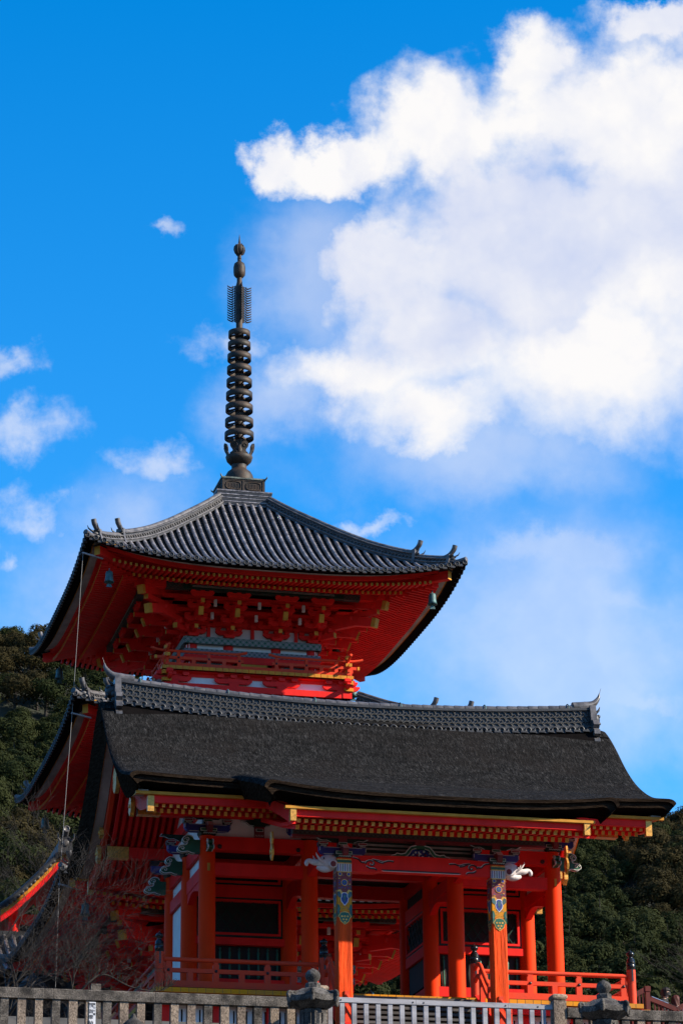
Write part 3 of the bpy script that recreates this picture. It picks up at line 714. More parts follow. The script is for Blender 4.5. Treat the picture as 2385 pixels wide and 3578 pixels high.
# ---- porch pillars with a painted upper band
PH = -3.36
for sx in (-1, 1):
    x = sx*1.825; h = .172; c = .028
    oct_ = [(-h+c,-h),(h-c,-h),(h,-h+c),(h,h-c),(h-c,h),(-h+c,h),(-h,h-c),(-h,-h+c)]
    m = MB(); m.extr([(x+a, PH+b) for a, b in oct_], 'z', -2.6, 2.60, 0); p = m.build('porch_pillar', PILM, gate)
    m = MB()
    H = h+.004
    def face(a0, a1, z0, z1, mi, d=0.0, sides=(0, 1, 2, 3)):
        """strip a0..a1 (fraction of the face) on the chosen sides"""
        for k in sides:
            w = h-c*.2; b0, b1 = -w+2*w*a0, -w+2*w*a1; q = H+d
            if k == 0: m.box(x+b0, x+b1, PH-q, PH-q+.003, z0, z1, mi)
            elif k == 1: m.box(x-q, x-q+.003, PH+b0, PH+b1, z0, z1, mi)
            elif k == 2: m.box(x+q-.003, x+q, PH+b0, PH+b1, z0, z1, mi)
            else: m.box(x+b0, x+b1, PH+q-.003, PH+q, z0, z1, mi)
    def poly(pts, mi, d):
        for k in (0, 1, 2):
            q = H+d; w = h-c*.2
            if k == 0: m.extr([(x+a*w, b) for a, b in pts], 'y', PH-q, PH-q+.003, mi)
            elif k == 1: m.extr([(PH+a*w, b) for a, b in pts], 'x', x-q, x-q+.003, mi)
            else: m.extr([(PH+a*w, b) for a, b in pts], 'x', x+q-.003, x+q, mi)
    # 0 gold 1 green 2 cream 3 blue 4 maroon 5 teal 6 brocade gold
    face(0, 1, 2.545, 2.57, 0, .002); face(0, 1, 2.485, 2.545, 1, .001); face(0, 1, 2.46, 2.485, 0, .002)
    face(0, 1, 2.28, 2.46, 2, .0)
    for i in range(6): face(.04+.165*i, .10+.165*i, 2.285, 2.455, (3, 4, 1)[i % 3], .003)
    face(0, 1, 2.26, 2.28, 0, .002); face(0, 1, 1.80, 2.26, 4, .0)
    for i in range(26):
        a, b = random.uniform(-.85, .85), random.uniform(1.86, 2.22); r_ = random.uniform(.08, .17)
        poly([(a+r_*math.cos(q), b+.5*r_*h*math.sin(q)) for q in lin(0, 5.5, 8)], random.choice((3, 5, 1, 0, 3)), .002+.0002*i)
    for sg in (-1, 1): poly([(sg*.62+.30*math.cos(q), 2.215+.05*math.sin(q)) for q in lin(0, 5.76, 12)], 0, .009); poly([(sg*.62+.2*math.cos(q), 2.215+.034*math.sin(q)) for q in lin(0, 5.76, 12)], 3, .011)
    poly([(.48*math.cos(q), 2.02+.078*math.sin(q)) for q in lin(0, 5.9, 16)], 0, .010); poly([(.38*math.cos(q), 2.02+.062*math.sin(q)) for q in lin(0, 5.9, 16)], 3, .012)
    poly([(.2*math.cos(q), 2.02+.03*math.sin(q)) for q in lin(0, 5.5, 8)], 5, .014)
    face(0, 1, 1.36, 1.80, 6, .0)
    poly([(-1,1.84),(-.55,1.86),(0,1.72),(.55,1.86),(1,1.84),(1,1.78),(.6,1.76),(0,1.67),(-.6,1.76),(-1,1.78)], 0, .004)
    poly([(-1,1.80),(-.7,1.82),(-.45,1.74),(-.5,1.66),(-.8,1.68),(-1,1.72)], 5, .006); poly([(1,1.80),(.7,1.82),(.45,1.74),(.5,1.66),(.8,1.68),(1,1.72)], 5, .006)
    poly([(-.25,1.79),(.25,1.79),(.45,1.75),(.42,1.70),(.58,1.66),(.48,1.58),(.2,1.52),(0,1.485),(-.2,1.52),(-.48,1.58),(-.58,1.66),(-.42,1.70),(-.45,1.75)], 2, .006); poly([(-.2,1.775),(.2,1.775),(.36,1.745),(.33,1.70),(.48,1.655),(.4,1.59),(.16,1.535),(0,1.51),(-.16,1.535),(-.4,1.59),(-.48,1.655),(-.33,1.70),(-.36,1.745)], 3, .008)
    poly([(-.2,1.74),(.2,1.74),(.15,1.62),(0,1.57),(-.15,1.62)], 5, .010)
    for i in range(40):
        a, b = random.uniform(-.8, .8), random.uniform(1.38, 1.60); r_ = random.uniform(.03, .07)
        poly([(a+r_*math.cos(q), b+.6*r_*h*math.sin(q)) for q in lin(0, 5.2, 6)], random.choice((4, 3, 1, 7)), .003)
    for sg in (-1, 1):
        poly([(sg,1.52),(sg*.75,1.50),(sg*.6,1.42),(sg*.72,1.34),(sg*.55,1.24),(sg,1.22)], 1, .005); poly([(sg*.95,1.47),(sg*.78,1.44),(sg*.85,1.34),(sg*.98,1.3)], 5, .007)
    poly([(-.55,1.34),(0,1.36),(.55,1.34),(.75,1.28),(.95,1.24),(.72,1.19),(.62,1.13),(.35,1.09),(0,1.05),(-.35,1.09),(-.62,1.13),(-.72,1.19),(-.95,1.24),(-.75,1.28)], 0, .007)
    poly([(-.5,1.325),(0,1.34),(.5,1.325),(.68,1.275),(.82,1.24),(.64,1.195),(.54,1.14),(.3,1.105),(0,1.07),(-.3,1.105),(-.54,1.14),(-.64,1.195),(-.82,1.24),(-.68,1.275)], 1, .009)
    for a, b in ((-.4,1.24),(.0,1.24),(.4,1.24),(-.2,1.17),(.2,1.17),(0,1.11)): poly([(a+.15*math.cos(q), b+.022*math.sin(q)) for q in lin(0, 5.5, 8)], 0, .011)
    m.build('painted_band', [GOLD, GRN, PAPER, BLU, MAR, TEAL, YELW, INK], p)
    # carved elephant head on the outer side of the pillar
    e = MB(); X0 = x+sx*.17
    e.tube(crom([(X0, PH, 2.50),(X0+sx*.12, PH, 2.515),(X0+sx*.26, PH-.005, 2.52),(X0+sx*.38, PH-.01, 2.50),(X0+sx*.50, PH-.01, 2.50),(X0+sx*.60, PH, 2.53),(X0+sx*.66, PH, 2.50),(X0+sx*.665, PH, 2.455),(X0+sx*.635, PH, 2.44)], 4),
           [.15+.005*i for i in range(5)]+[.165,.16,.15,.135,.12,.10,.085,.075,.07,.068,.066,.062,.058,.054,.052,.05,.05,.05,.048,.046,.044,.044,.044,.044,.042,.04,.036,.03], 12, 0, flat=1.12)
    e.tube(crom([(X0+sx*.10, PH, 2.40),(X0+sx*.24, PH, 2.36),(X0+sx*.36, PH, 2.37),(X0+sx*.43, PH, 2.40)], 4), [.09]*4+[.085,.08,.075,.07,.06,.055,.05,.045,.03], 10, 0)
    for yy in (-.085, .085):
        e.tube(crom([(X0+sx*.24, PH+yy, 2.46),(X0+sx*.38, PH+yy*1.5, 2.54),(X0+sx*.46, PH+yy*1.7, 2.64),(X0+sx*.48, PH+yy*1.7, 2.70)], 4), [.030]*4+[.028,.026,.024,.022,.018,.014,.010,.007,.003], 8, 0)
    eh = e.build('elephant_head', ELE, gate)
    for yy in (-1, 1):
        e = MB()
        e.lathe([(.0,.03*yy),(.085,.025*yy),(.105,.0),(.10,-.02*yy)], (X0+sx*.09, PH+yy*.175, 2.45), 12, 0, axis='y')
        e.lathe([(.0,.036*yy),(.06,.034*yy),(.068,.026*yy)], (X0+sx*.09, PH+yy*.175, 2.44), 12, 1, axis='y')
        e.lathe([(.0,.022*yy),(.018,.018*yy),(.02,.0)], (X0+sx*.30, PH+yy*.155, 2.57), 8, 2, axis='y')
        e.build('ear', [ELE, MAR, INK], eh)
    bracket_set(x, PH, 2.60, .95, arm=.55)
# rainbow beam with white scroll work, and the frog-leg strut on it
m = MB(); N = 30
top = [(a, 2.665+.045*math.sin(math.pi*(a+1.65)/3.3)) for a in lin(-1.65, 1.65, N)]
bot = [(a, 2.305+(.035*(1 if abs(a) < .95 else max(0, 1-(abs(a)-.95)/.12)))) for a in lin(1.65, -1.65, N)]
m.extr(top+bot, 'y', PH-.14, PH+.14, 0)
rb = m.build('rainbow_beam', RED, gate)
m = MB(); m.extr([(-.95,2.375),(.95,2.375),(.88,2.345),(-.88,2.345)], 'y', PH-.146, PH-.13, 0); m.extr([(-.95,2.342),(.95,2.342),(.9,2.332),(-.9,2.332)], 'y', PH-.149, PH-.13, 1)
m.build('beam_groove', [INK, LINE], rb)
for sx in (-1, 1):
    m = MB(); yy = PH-.145; cx, cz = sx*1.20, 2.50
    sp = [(cx+sx*-.005+ (.135-.012*q)*math.cos(-sx*0+ (q*.55))*sx, yy, cz+(.105-.009*q)*math.sin(q*.55)) for q in range(12)]
    curves = [sp, crom([(sx*1.62,yy,2.63),(sx*1.50,yy,2.60),(sx*1.42,yy,2.53),(sx*1.33,yy,2.53)], 5),
              crom([(sx*1.16,yy,2.605),(sx*1.02,yy,2.585),(sx*.90,yy,2.555),(sx*.78,yy,2.585),(sx*.66,yy,2.575)], 5),
              crom([(sx*1.10,yy,2.59),(sx*.98,yy,2.54),(sx*.90,yy,2.53)], 4), crom([(sx*1.30,yy,2.44),(sx*1.22,yy,2.40),(sx*1.12,yy,2.395),(sx*1.06,yy,2.36)], 5)]
    for cv in curves:
        m.tube([(a+.012, b+.004, c-.012) for a, b, c in [tuple(p) for p in cv]], .020, 5, 1); m.tube(cv, .013, 5, 0)
    m.build('scroll_ornament', [LINE, INK], rb)
m = MB()
leg = [(.10,2.98),(.22,2.955),(.30,2.87),(.36,2.79),(.46,2.765),(.56,2.785),(.60,2.745),(.68,2.73),(.70,2.70),(.40,2.70),(.31,2.73),(.25,2.80),(.20,2.88),(.10,2.91)]
for sg in (-1, 1):
    m.extr([(sg*a, b) for a, b in leg], 'y', PH-.10, PH+.08, 0)
    m.tube([(sg*a, PH-.104, b) for a, b in leg[:9]], .012, 4, 1); m.tube([(sg*a, PH-.104, b) for a, b in leg[9:]], .008, 4, 1)
m.box(-.10, .10, PH-.10, PH+.08, 2.91, 2.98, 0)
for i in range(40):
    a, b = random.uniform(-.24, .24), random.uniform(2.71, 2.88)
    m.lathe([(.0,-.03),(.02,-.02),(.03,0)], (a, PH-.03, b), 6, random.choice((2, 3, 1, 3)), axis='y')
m.box(-.27, .27, PH-.02, PH+.02, 2.70, 2.90, 3); m.box(-.12, .12, PH-.11, PH+.09, 2.985, 3.07, 2)
m.build('frog_leg_strut', [GRN, LINE, MAR, BLU], gate)
# porch purlin and brocaded boards above
m = MB(); m.box(-3.0, 3.0, PH-.09, PH+.09, 3.12, 3.28, 0); m.box(-3.02, 3.02, PH-.10, PH+.10, 3.07, 3.115, 1); m.build('porch_purlin', [DIA3, MAR], gate)
m = MB(); m.box(-1.5, 1.5, PH+.3, PH+.34, 2.72, 3.12, 0)
for i, (z, w) in enumerate(((2.80,.05),(2.93,.04),(3.02,.05))): m.box(-1.5, 1.5, PH+.285, PH+.299, z, z+w, 1)
m.build('striped_board', [GRND, SOF], gate)
# linking beams from the porch pillars back to the gate
for x in (-1.81, 1.81):
    pts = crom([(x, -.2, 3.05), (x, -1.2, 3.12), (x, -2.3, 2.85), (x, PH+.17, 2.45)], 6); m = MB()
    for a, b in zip(pts[:-1], pts[1:]): m.beam(a, b, .17, .26)
    m.build('linking_beam', RED, gate)

# ---- deck
m = MB(); m.box(-5.80, 5.80, -1.72, 6.2, ZF-.09, ZF, 0)
m.box(-5.84, 5.84, -1.82, -1.722, ZF-.10, ZF+.004, 1)
for i in range(60): 
    x = -5.84+11.68*i/60; m.box(x-.004, x+.004, -1.8215, -1.80, ZF-.099, ZF+.003, 2)
m.box(-5.85, -5.802, -1.72, 6.2, ZF-.10, ZF+.003, 1); m.box(5.802, 5.85, -1.72, 6.2, ZF-.10, ZF+.003, 1)
m.build('deck', [WOODS, YELW, IRON], gate)
m = MB(); m.box(-6.05, 6.05, -1.66, -1.50, ZF-.30, ZF-.102, 0); m.box(-6.052, -5.9, -1.668, -1.49, ZF-.305, ZF-.10, 1); m.box(5.9, 6.052, -1.668, -1.49, ZF-.305, ZF-.10, 1)
m.build('deck_edge_beam', [RED, YEL], gate)
pm = MB().box(-.11, .11, -.11, .11, -1.6, ZF-.30).mesh('deck_post', RED)
for x in (-5.5,-4.3,-3.05,-1.95,1.95,3.05,4.3,5.5): link('deck_post', pm, gate, (x, -1.3, 0))
for a, b in ((-5.39,-4.41),(-4.19,-3.16),(-2.94,-2.06),(2.06,2.94),(3.16,4.19),(4.41,5.39)):
    m = MB(); n = 7; w = (b-a)/n
    for i in range(n): m.box(a+i*w+.006, a+(i+1)*w-.035, -1.30, -1.27, -1.25, -.50, 0)
    m.box(a, b, -1.31, -1.262, -.56, -.47, 0); m.box(a, b, -1.31, -1.262, -1.30, -1.22, 0); m.box(a, b, -1.22, -1.20, -1.3, -.47, 1)
    m.build('slit_panel', [WHT, INK], gate)
MB().box(-5.9, 5.9, -1.6, 6.3, -1.75, -1.28).build('stone_base', STOND, gate)

# ---- deck railing
YR = -1.46
fin = [(.098,-.36),(.098,-.27),(.102,-.265),(.102,-.255),(.097,-.25),(.097,-.17),(.10,-.165),(.10,-.155),(.095,-.15),(.085,-.09),(.06,-.055),(.05,-.04),(.052,-.02),(.075,.0),(.088,.03),(.086,.06),(.065,.09),(.03,.11),(.012,.125),(.006,.155),(.0,.16)]
def newel(x, y, parent, zt=.70, name='newel_post', r=.105):
    m = MB(); m.lathe([(r,ZF),(r,zt)], (x, y, 0), 16); p = m.build(name, REDW, parent)
    MB().lathe([(a*r/.1, b) for a, b in fin], (x, y, zt+.34), 16).build('finial', BLK, p)
    MB().box(x-.02, x+.02, y-r-.006, y-r+.01, zt-.28, zt).build('strap', IRON, p)
    return p
def rail_run(x0, x1, y, ax='x', n=3):
    def P(a): return (a, y) if ax == 'x' else (y, a)
    m = MB(); p, q = P(x0), P(x1)
    m.tube([(p[0],p[1],.545),(q[0],q[1],.545)], .052, 10); m.build('handrail', REDW, gate)
    m = MB(); m.beam((p[0],p[1],.295),(q[0],q[1],.295), .075, .095); m.build('middle_rail', REDW, gate)
    m = MB(); m.beam((p[0],p[1],-.02),(q[0],q[1],-.02), .12, .15); m.build('bottom_rail', REDW, gate)
    for i in range(2*n+1):
        a = x0+(x1-x0)*i/(2*n); c = P(a); big = i % 2 == 0
        w = .07 if big else .065
        if i in (0, 2*n): a += .10*(1 if i == 0 else -1)*(1 if x1 > x0 else -1); c = P(a)
        m = MB(); m.box(c[0]-w, c[0]+w, c[1]-.045, c[1]+.045, .055, .25)
        if big: m.box(c[0]-w, c[0]+w, c[1]-.04, c[1]+.04, .343, .44); m.extr([(c[0]-w,.44),(c[0]-w*.6,.47),(c[0]-w,.50),(c[0]+w,.50),(c[0]+w*.6,.47),(c[0]+w,.44)], 'y', c[1]-.04, c[1]+.04)
        b = m.build('baluster', REDW, gate)
        if big and ax == 'x':
            k = MB(); k.lathe([(.0,-.07),(.022,-.065),(.036,-.045),(.038,-.03)], (c[0], c[1], .295), 10, axis='y'); k.build('nail_cover', IRON, b)
rail_run(-5.58, -1.95, YR, n=3); rail_run(1.95, 5.58, YR, n=3)
rail_run(-1.36, 6.0, -5.68, 'y', 4); rail_run(-1.36, 6.0, 5.68, 'y', 4)
for x in (-5.69, -1.82, 1.82, 5.69): newel(x, YR, gate)
for x in (-5.69, 5.69): newel(x, 6.1, gate)
# ---- front steps with curved red handrails
for i in range(9):
    z = ZF-.10-.165*i; y = -1.85-.27*i
    MB().box(-1.58, 1.58, y-.30, y, z-.06, z).build('step_tread', WOODS, gate)
    MB().box(-1.58, 1.58, y-.05, y-.02, z-.165, z-.062).build('step_riser', WOODS, gate)
for sx in (-1, 1):
    x = sx*1.80
    m = MB(); m.beam((x, -1.6, -.20), (x, -4.3, -1.75), .12, .30); st = m.build('stair_stringer', RED, gate)
    for dz, r_, nm in ((0, .05, 'stair_handrail'), (-.27, .045, 'stair_middle_rail')):
        pts = crom([(x,-1.54,.56+dz),(x,-1.75,.63+dz),(x,-1.98,.57+dz),(x,-2.2,.35+dz),(x,-2.6,-.02+dz),(x,-3.3,-.42+dz),(x,-4.2,-.98+dz)], 6)
        m = MB(); m.tube(pts, r_, 10) if dz == 0 else [m.beam(a, b, .07, .10) for a, b in zip(pts[:-1], pts[1:])]
        m.build(nm, REDW, gate)
    for y, z in ((-2.05,.0),(-2.7,-.45),(-3.5,-.9),(-4.15,-1.28)):
        MB().box(x-.05, x+.05, y-.06, y+.06, z-.6, z+.45).build('stair_baluster', REDW, gate)
# ================================================================== THE PAGODA
PX, PY = 0.331, 18.478
pag = thing('pagoda', (PX, PY, -1.6), 'three storey vermilion pagoda with grey tiled roofs and tall bronze spire', 'pagoda')
TP = Matrix.Translation((PX, PY, 0))
def side(k): return TP @ Matrix.Rotation(k*math.pi/2, 4, 'Z')
zc3 = curve1([(.3,19.62),(.6,19.30),(.75,19.15),(1.34,18.58),(2.1,17.90),(2.66,17.40),(3.23,16.92),(3.66,16.58),(4.4,16.06),(5.2,15.60),(5.8,15.37),(6.2,15.25)])
LEV = [dict(he=5.8, dz=0.0, b=2.10, top=.80, dv=0.0), dict(he=6.1, dz=-4.95, b=2.48, top=3.05, dv=.3), dict(he=6.4, dz=-10.12, b=2.86, top=3.4, dv=.6)]
nraft = 0; prest = MB()
raft_cache = {}
for li, L in enumerate(LEV):
    he, dz, bw, top, dv = L['he'], L['dz'], L['b'], L['top'], L['dv']
    def lift(x, v): return .52*(min(1.05, v/he))**3*(min(1.05, abs(x)/max(v, .1)))**3.2
    def zt(x, v): return zc3(v-dv)+dz+lift(x, v)-(0 if li == 0 else .34*max(0, min(1.1, (he-v)/(he-top))))
    e0 = he-.3                              # ochre board line
    def el(x): return lift(x, he)
    # ---------------- tiles
    root = MB(); caps = MB()
    for k in range(4):
        m = MB()
        n = int(round(2*he/.2455)); xs = [-he+.06+(2*he-.12)*i/(n-1) for i in range(n)]
        for i, x in enumerate(xs):
            v0 = max(abs(x)+.05, top)
            if v0 > he-.1: v0 = he-.12
            kk = max(3, int((he-v0)/.28)+2)
            vs = lin(v0, he, kk)
            pts = [(x, -v, zt(x, v)+.045) for v in vs]
            m.tube(pts, .062, 8, 0, False)
            # end disc with a raised rim
            z = zt(x, he)+.05
            m.lathe([(.0,-.012),(.045,-.012),(.05,-.002),(.058,-.030),(.077,-.030),(.080,.0),(.075,.10)], (x, -he, z), 12, 1, True, 'y')
            if i < n-1 and k in (0, 3):     # pan courses with little steps (seen sides)
                x2 = (x+xs[i+1])/2; w0 = max(abs(x2)+.05, top); c = max(2, int((he-w0)/.125))
                if he-w0 > .1:
                    pr = []
                    for q in range(c):
                        va, vb = w0+(he-w0)*q/c, w0+(he-w0)*(q+1)/c
                        pr += [(va, zt(x2, va)-.028), (vb, zt(x2, vb)+.012)]
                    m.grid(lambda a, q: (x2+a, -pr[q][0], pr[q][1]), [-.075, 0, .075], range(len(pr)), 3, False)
                m.box(x2-.065, x2+.065, -he-.012, -he+.05, zt(x2, he)-.055, zt(x2, he)+.005, 1)
        # closed base under the tiles
        us = lin(-1, 1, 25); vs = lin(top-.25, he, 16)
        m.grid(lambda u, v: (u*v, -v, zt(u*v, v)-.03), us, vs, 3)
        m.grid(lambda u, q: (u*(he-.28*q), -(he-.28*q), zt(u*he, he)-[.03, .05, .02][0]-.02*q), us, [0, 1], 2, False)
        m.xf(side(k)); root.merge(m)
    roof = root.build('tiled_roof', [TILE, TILED, BARKU, PAN], pag)
    # ---------------- hip ridges
    for k in range(4):
        rk = TP @ Matrix.Rotation(k*math.pi/2, 4, 'Z')
        D = lambda t_, z, o=0.0: (-t_+o*.7071, -t_-o*.7071, z)
        zh = lambda t_: zt(t_, t_)
        t0 = top+.02; t1 = 4.52+dv; t2 = 5.36+dv
        for (a, b, h) in ((t0, t1, .30), (t1+.06, t2, .20)):
            if a > b-.3: continue
            m = MB(); ts = lin(a, b, 18 if h > .25 else 8)
            up_ = lambda t_: zh(t_)+.02+h*(1 if h > .25 else 1)
            sec = [(-.16,-.06),(-.16,.03),(-.10,.05),(-.10,h-.07),(-.13,h-.06),(-.13,h-.02),(.13,h-.02),(.13,h-.06),(.10,h-.07),(.10,.05),(.16,.03),(.16,-.06)]
            m.grid(lambda t_, q: D(t_, zh(t_)+.04+sec[q][1], sec[q][0]), ts, range(len(sec)), 1, False)
            m.tube([D(t_, zh(t_)+.04+h) for t_ in ts], .085, 10, 0)
            for o in (-.135, .135):
                for zz in (h-.045,): m.tube([D(t_, zh(t_)+.04+zz, o) for t_ in ts], .022, 5, 0)
                m.tube([D(t_, zh(t_)+.075, o*1.15) for t_ in ts], .03, 6, 0)
            nn = int((b-a)*1.414/.12)
            for o in (-.115, .115):
                for q in range(nn):
                    tt = a+(b-a)*(q+.5)/nn
                    m.tube([D(tt+.055*math.cos(w), zh(tt)+.13+.075*math.sin(w)*(1 if h > .25 else .6), o) for w in lin(0, math.pi, 5)], .016, 4, 0, False)
            m.xf(rk); m.build('hip_ridge', [TILEL, TILED], roof)
            # demon end tile and upturned cylinder tile
            m = MB(); z = zh(b)
            for o0, o1, z0, z1 in ((-.17,.17,-.05,h+.12),(-.22,.22,-.05,.12)):
                m.add([D(b+.0, z+z0, o0), D(b, z+z0, o1), D(b, z+z1, o1*.75), D(b, z+z1, o0*.75), D(b+.07, z+z0, o0), D(b+.07, z+z0, o1), D(b+.07, z+z1, o1*.75), D(b+.07, z+z1, o0*.75)],
                      [(0,1,2,3),(7,6,5,4),(0,4,5,1),(1,5,6,2),(2,6,7,3),(3,7,4,0)], 0)
            for o, zz, r_ in ((0,.16,.10),(-.08,.26,.045),(.08,.26,.045),(-.09,.06,.06),(.09,.06,.06),(0,.03,.06)):
                m.tube([D(b+.05, z+zz, o), D(b+.13, z+zz, o), D(b+.16, z+zz, o)], [r_, r_*.8, r_*.3], 8, 1)
            for o in (-.13, .13): m.tube([D(b+.10, z+.28, o), D(b+.18, z+.34, o*1.3), D(b+.21, z+.43, o*1.4)], [.03,.022,.005], 5, 0)
            m.tube(crom([D(b-.14, z+h+.06), D(b+.02, z+h+.12), D(b+.13, z+h+.26), D(b+.17, z+h+.40)], 4), [.075]*8+[.08]*5, 10, 0)
            m.xf(rk); m.build('demon_tile', [TILEL, TILED], roof)
        m = MB(); tcn = he-.02
        m.tube([D(he-.55, zh(he-.55)+.05), D(he-.2, zh(he-.2)+.08), D(he+.0, zh(he)+.13)], .085, 10, 0)
        o = len(m.v)-0
        m.xf(rk); m.build('corner_tile', [TILEL, TILED], roof)
    # ---------------- eave boards
    m = MB(); m2 = MB()
    for k in range(4):
        a = MB(); xs = lin(-1, 1, 41)
        zb = zc3(5.5)+dz-.095
        E = lambda u, d: (u*(e0-d), -(e0-d))
        def strip(mb, d0, d1, z0, z1, mi):
            f = lambda u, q: (E(u, d0)+(zb+el(u*he)+z0,), E(u, d0)+(zb+el(u*he)+z1,), E(u, d1)+(zb+el(u*he)+z1,), E(u, d1)+(zb+el(u*he)+z0,))[q % 4]
            mb.grid(f, xs, [0, 1, 2, 3, 4], mi, False)
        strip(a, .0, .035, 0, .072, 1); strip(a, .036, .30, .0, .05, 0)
        a.xf(side(k)); m.merge(a)
        a = MB(); strip(a, .26, .36, -.125, -.002, 0); a.xf(side(k)); m2.merge(a)
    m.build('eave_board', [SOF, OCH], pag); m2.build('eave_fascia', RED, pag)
    zb = zc3(5.5)+dz-.095
    zr = zb-.16                              # flying rafter tops
    pr_ = bw+1.5                             # purlin line
    # ---------------- soffit above the rafters
    m = MB()
    for k in range(4):
        a = MB()
        f = lambda v: np.interp(v, [bw-.1, pr_, e0-1.1, e0-.3], [zr+1.02, zr+.48, zr+.27, zr+.07])
        a.grid(lambda u, v: (u*v, -v, float(f(v))+el(u*he)*(max(0, v-bw)/(e0-bw))**2), lin(-1, 1, 31), lin(bw-.1, e0-.27, 14), 0, False)
        a.xf(side(k)); m.merge(a)
    m.build('soffit', REDD, pag)
    # ---------------- rafters
    for k in range(4):
        for tier in (0, 1):
            for x in (lin(-e0+.5, e0-.5, 61) if tier == 0 else lin(-e0+1.05, e0-1.05, 53)):
                L_ = el(x)
                if tier == 0:
                    y0, y1 = e0-.33, max(e0-1.45, abs(x)+.14)
                    if y1 > y0-.08: continue
                    zz = lambda y: zr-.04+(e0-.33-y)*.20+L_*(y/e0)**2
                else:
                    y0, y1 = e0-1.10, max(bw+.3, abs(x)+.14)
                    if y1 > y0-.08: continue
                    zz = lambda y: zr-.03+(e0-1.10-y)*.30+L_*(y/e0)**2
                mm = MB()
                mm.beam((0, -y0, zz(y0)), (0, -(y0+y1)/2, zz((y0+y1)/2)), .075, .09, 0, mi_end=1); mm.beam((0, -(y0+y1)/2, zz((y0+y1)/2)), (0, -y1, zz(y1)), .075, .09, 0)
                if li == 0 and k == 0 and (tier == 0 or abs(x) < 3.2) and nraft < 98:
                    nraft += 1; link('rafter', mm.mesh('rafter', [RED, OCH]), pag, (PX+x, PY, 0))
                else:
                    mm.xf(side(k) @ Matrix.Translation((x, 0, 0))); prest.merge(mm)
    # ---------------- hip rafters
    for k in range(4):
        m = MB(); a0 = e0-.12
        zz = lambda t_: zr-.10+el(he)*(t_/e0)**2+np.interp(t_, [bw, pr_, e0-.3], [.75, .36, .0])
        for ta, tb in ((a0, a0-.9), (a0-.9, pr_), (pr_, bw)):
            m.beam((-ta, -ta, float(zz(ta))), (-tb, -tb, float(zz(tb))), .20, .26, 0, mi_end=(1 if ta == a0 else 0))
        m.beam((-a0-.03, -a0-.03, float(zz(a0))+.15), (-a0+.35, -a0+.35, float(zz(a0))+.15), .25, .035, 2)
        m.xf(side(k)); m.build('hip_rafter', [RED, OCH, IRON], pag)
    # ---------------- body
    zt0 = 14.23+dz                           # top of the painted plate
    zfl = (13.0+dz) if li < 2 else -1.5
    ci = bw*.355
    cxs = (-bw+.23, -ci, ci, bw-.23)
    m = MB()
    for k in range(4):
        a = MB(); a.box(-bw+.05, bw-.05, -bw+.12, -bw+.14, zfl, zt0+1.0); a.xf(side(k)); m.merge(a)
    m.build('plaster_wall', WHT, pag)
    for k in range(4):
        a = MB(); a.box(-bw+.07, bw-.07, -bw+.08, -bw+.10, zt0+.36, zt0+1.0); a.xf(side(k)); a.build('red_board', REDD, pag)
    m = MB(); m.box(-bw+.16, bw-.16, -bw+.16, bw-.16, zt0+.98, zt0+1.1); m.xf(TP); m.build('ceiling', REDD, pag)
    cme = MB().lathe([(.19,zfl),(.19,zt0-.21),(.17,zt0)], (0,0,0), 16).mesh('column', RED)
    for x in cxs:
        for y in cxs:
            if max(abs(x), abs(y)) > bw-.3: link('column', cme, pag, (PX+x, PY+y, 0))
    for k in range(4):
        a = MB(); a.box(-bw-.02, bw+.02, -bw-.06, -bw+.13, zt0-.215, zt0); a.xf(side(k)); a.build('painted_beam', DIA1, pag)
        a = MB(); a.box(-bw-.02, bw+.02, -bw-.035, -bw+.13, zt0-.56, zt0-.38); a.xf(side(k)); a.build('painted_beam', DIA2, pag)
        a = MB(); a.box(-bw-.0, bw, -bw-.02, -bw+.13, zt0-.78, zt0-.562); a.xf(side(k)); a.build('tie_beam', RED, pag)
        a = MB()                             # doors and slatted windows
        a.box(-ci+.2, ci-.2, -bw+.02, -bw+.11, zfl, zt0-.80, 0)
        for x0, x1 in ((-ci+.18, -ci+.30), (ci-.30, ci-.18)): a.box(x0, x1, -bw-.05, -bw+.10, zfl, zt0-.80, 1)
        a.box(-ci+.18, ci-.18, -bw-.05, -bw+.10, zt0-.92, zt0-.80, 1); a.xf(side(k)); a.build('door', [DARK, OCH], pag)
        for sx in (-1, 1):
            c = sx*(ci+bw-.1)/2; w = (bw-.1-ci)/2-.24
            a = MB(); a.box(c-w, c+w, -bw+.03, -bw+.11, zt0-1.25, zt0-.82, 0)
            for i in range(9): a.box(c-w+2*w*(i+.2)/9, c-w+2*w*(i+.75)/9, -bw+.0, -bw+.029, zt0-1.25, zt0-.82, 1)
            a.xf(side(k)); a.build('slatted_window', [DARK, GRN], pag)
    # ---------------- bracket clusters
    def arm_x(a, xc, y, z, half, mi=0):
        pol = [(-half,z+.14),(-half,z+.09),(-half+.05,z+.035),(-half+.12,z),(half-.12,z),(half-.05,z+.035),(half,z+.09),(half,z+.14)]
        a.extr([(xc+p, q) for p, q in pol], 'y', y-.05, y+.05, mi)
    def block(a, x, y, z, w=.10, mi=0): a.extr([(x-w*.7,z),(x+w*.7,z),(x+w,z+.04),(x+w,z+.10),(x-w,z+.10),(x-w,z+.04)], 'y', y-w, y+w, mi)
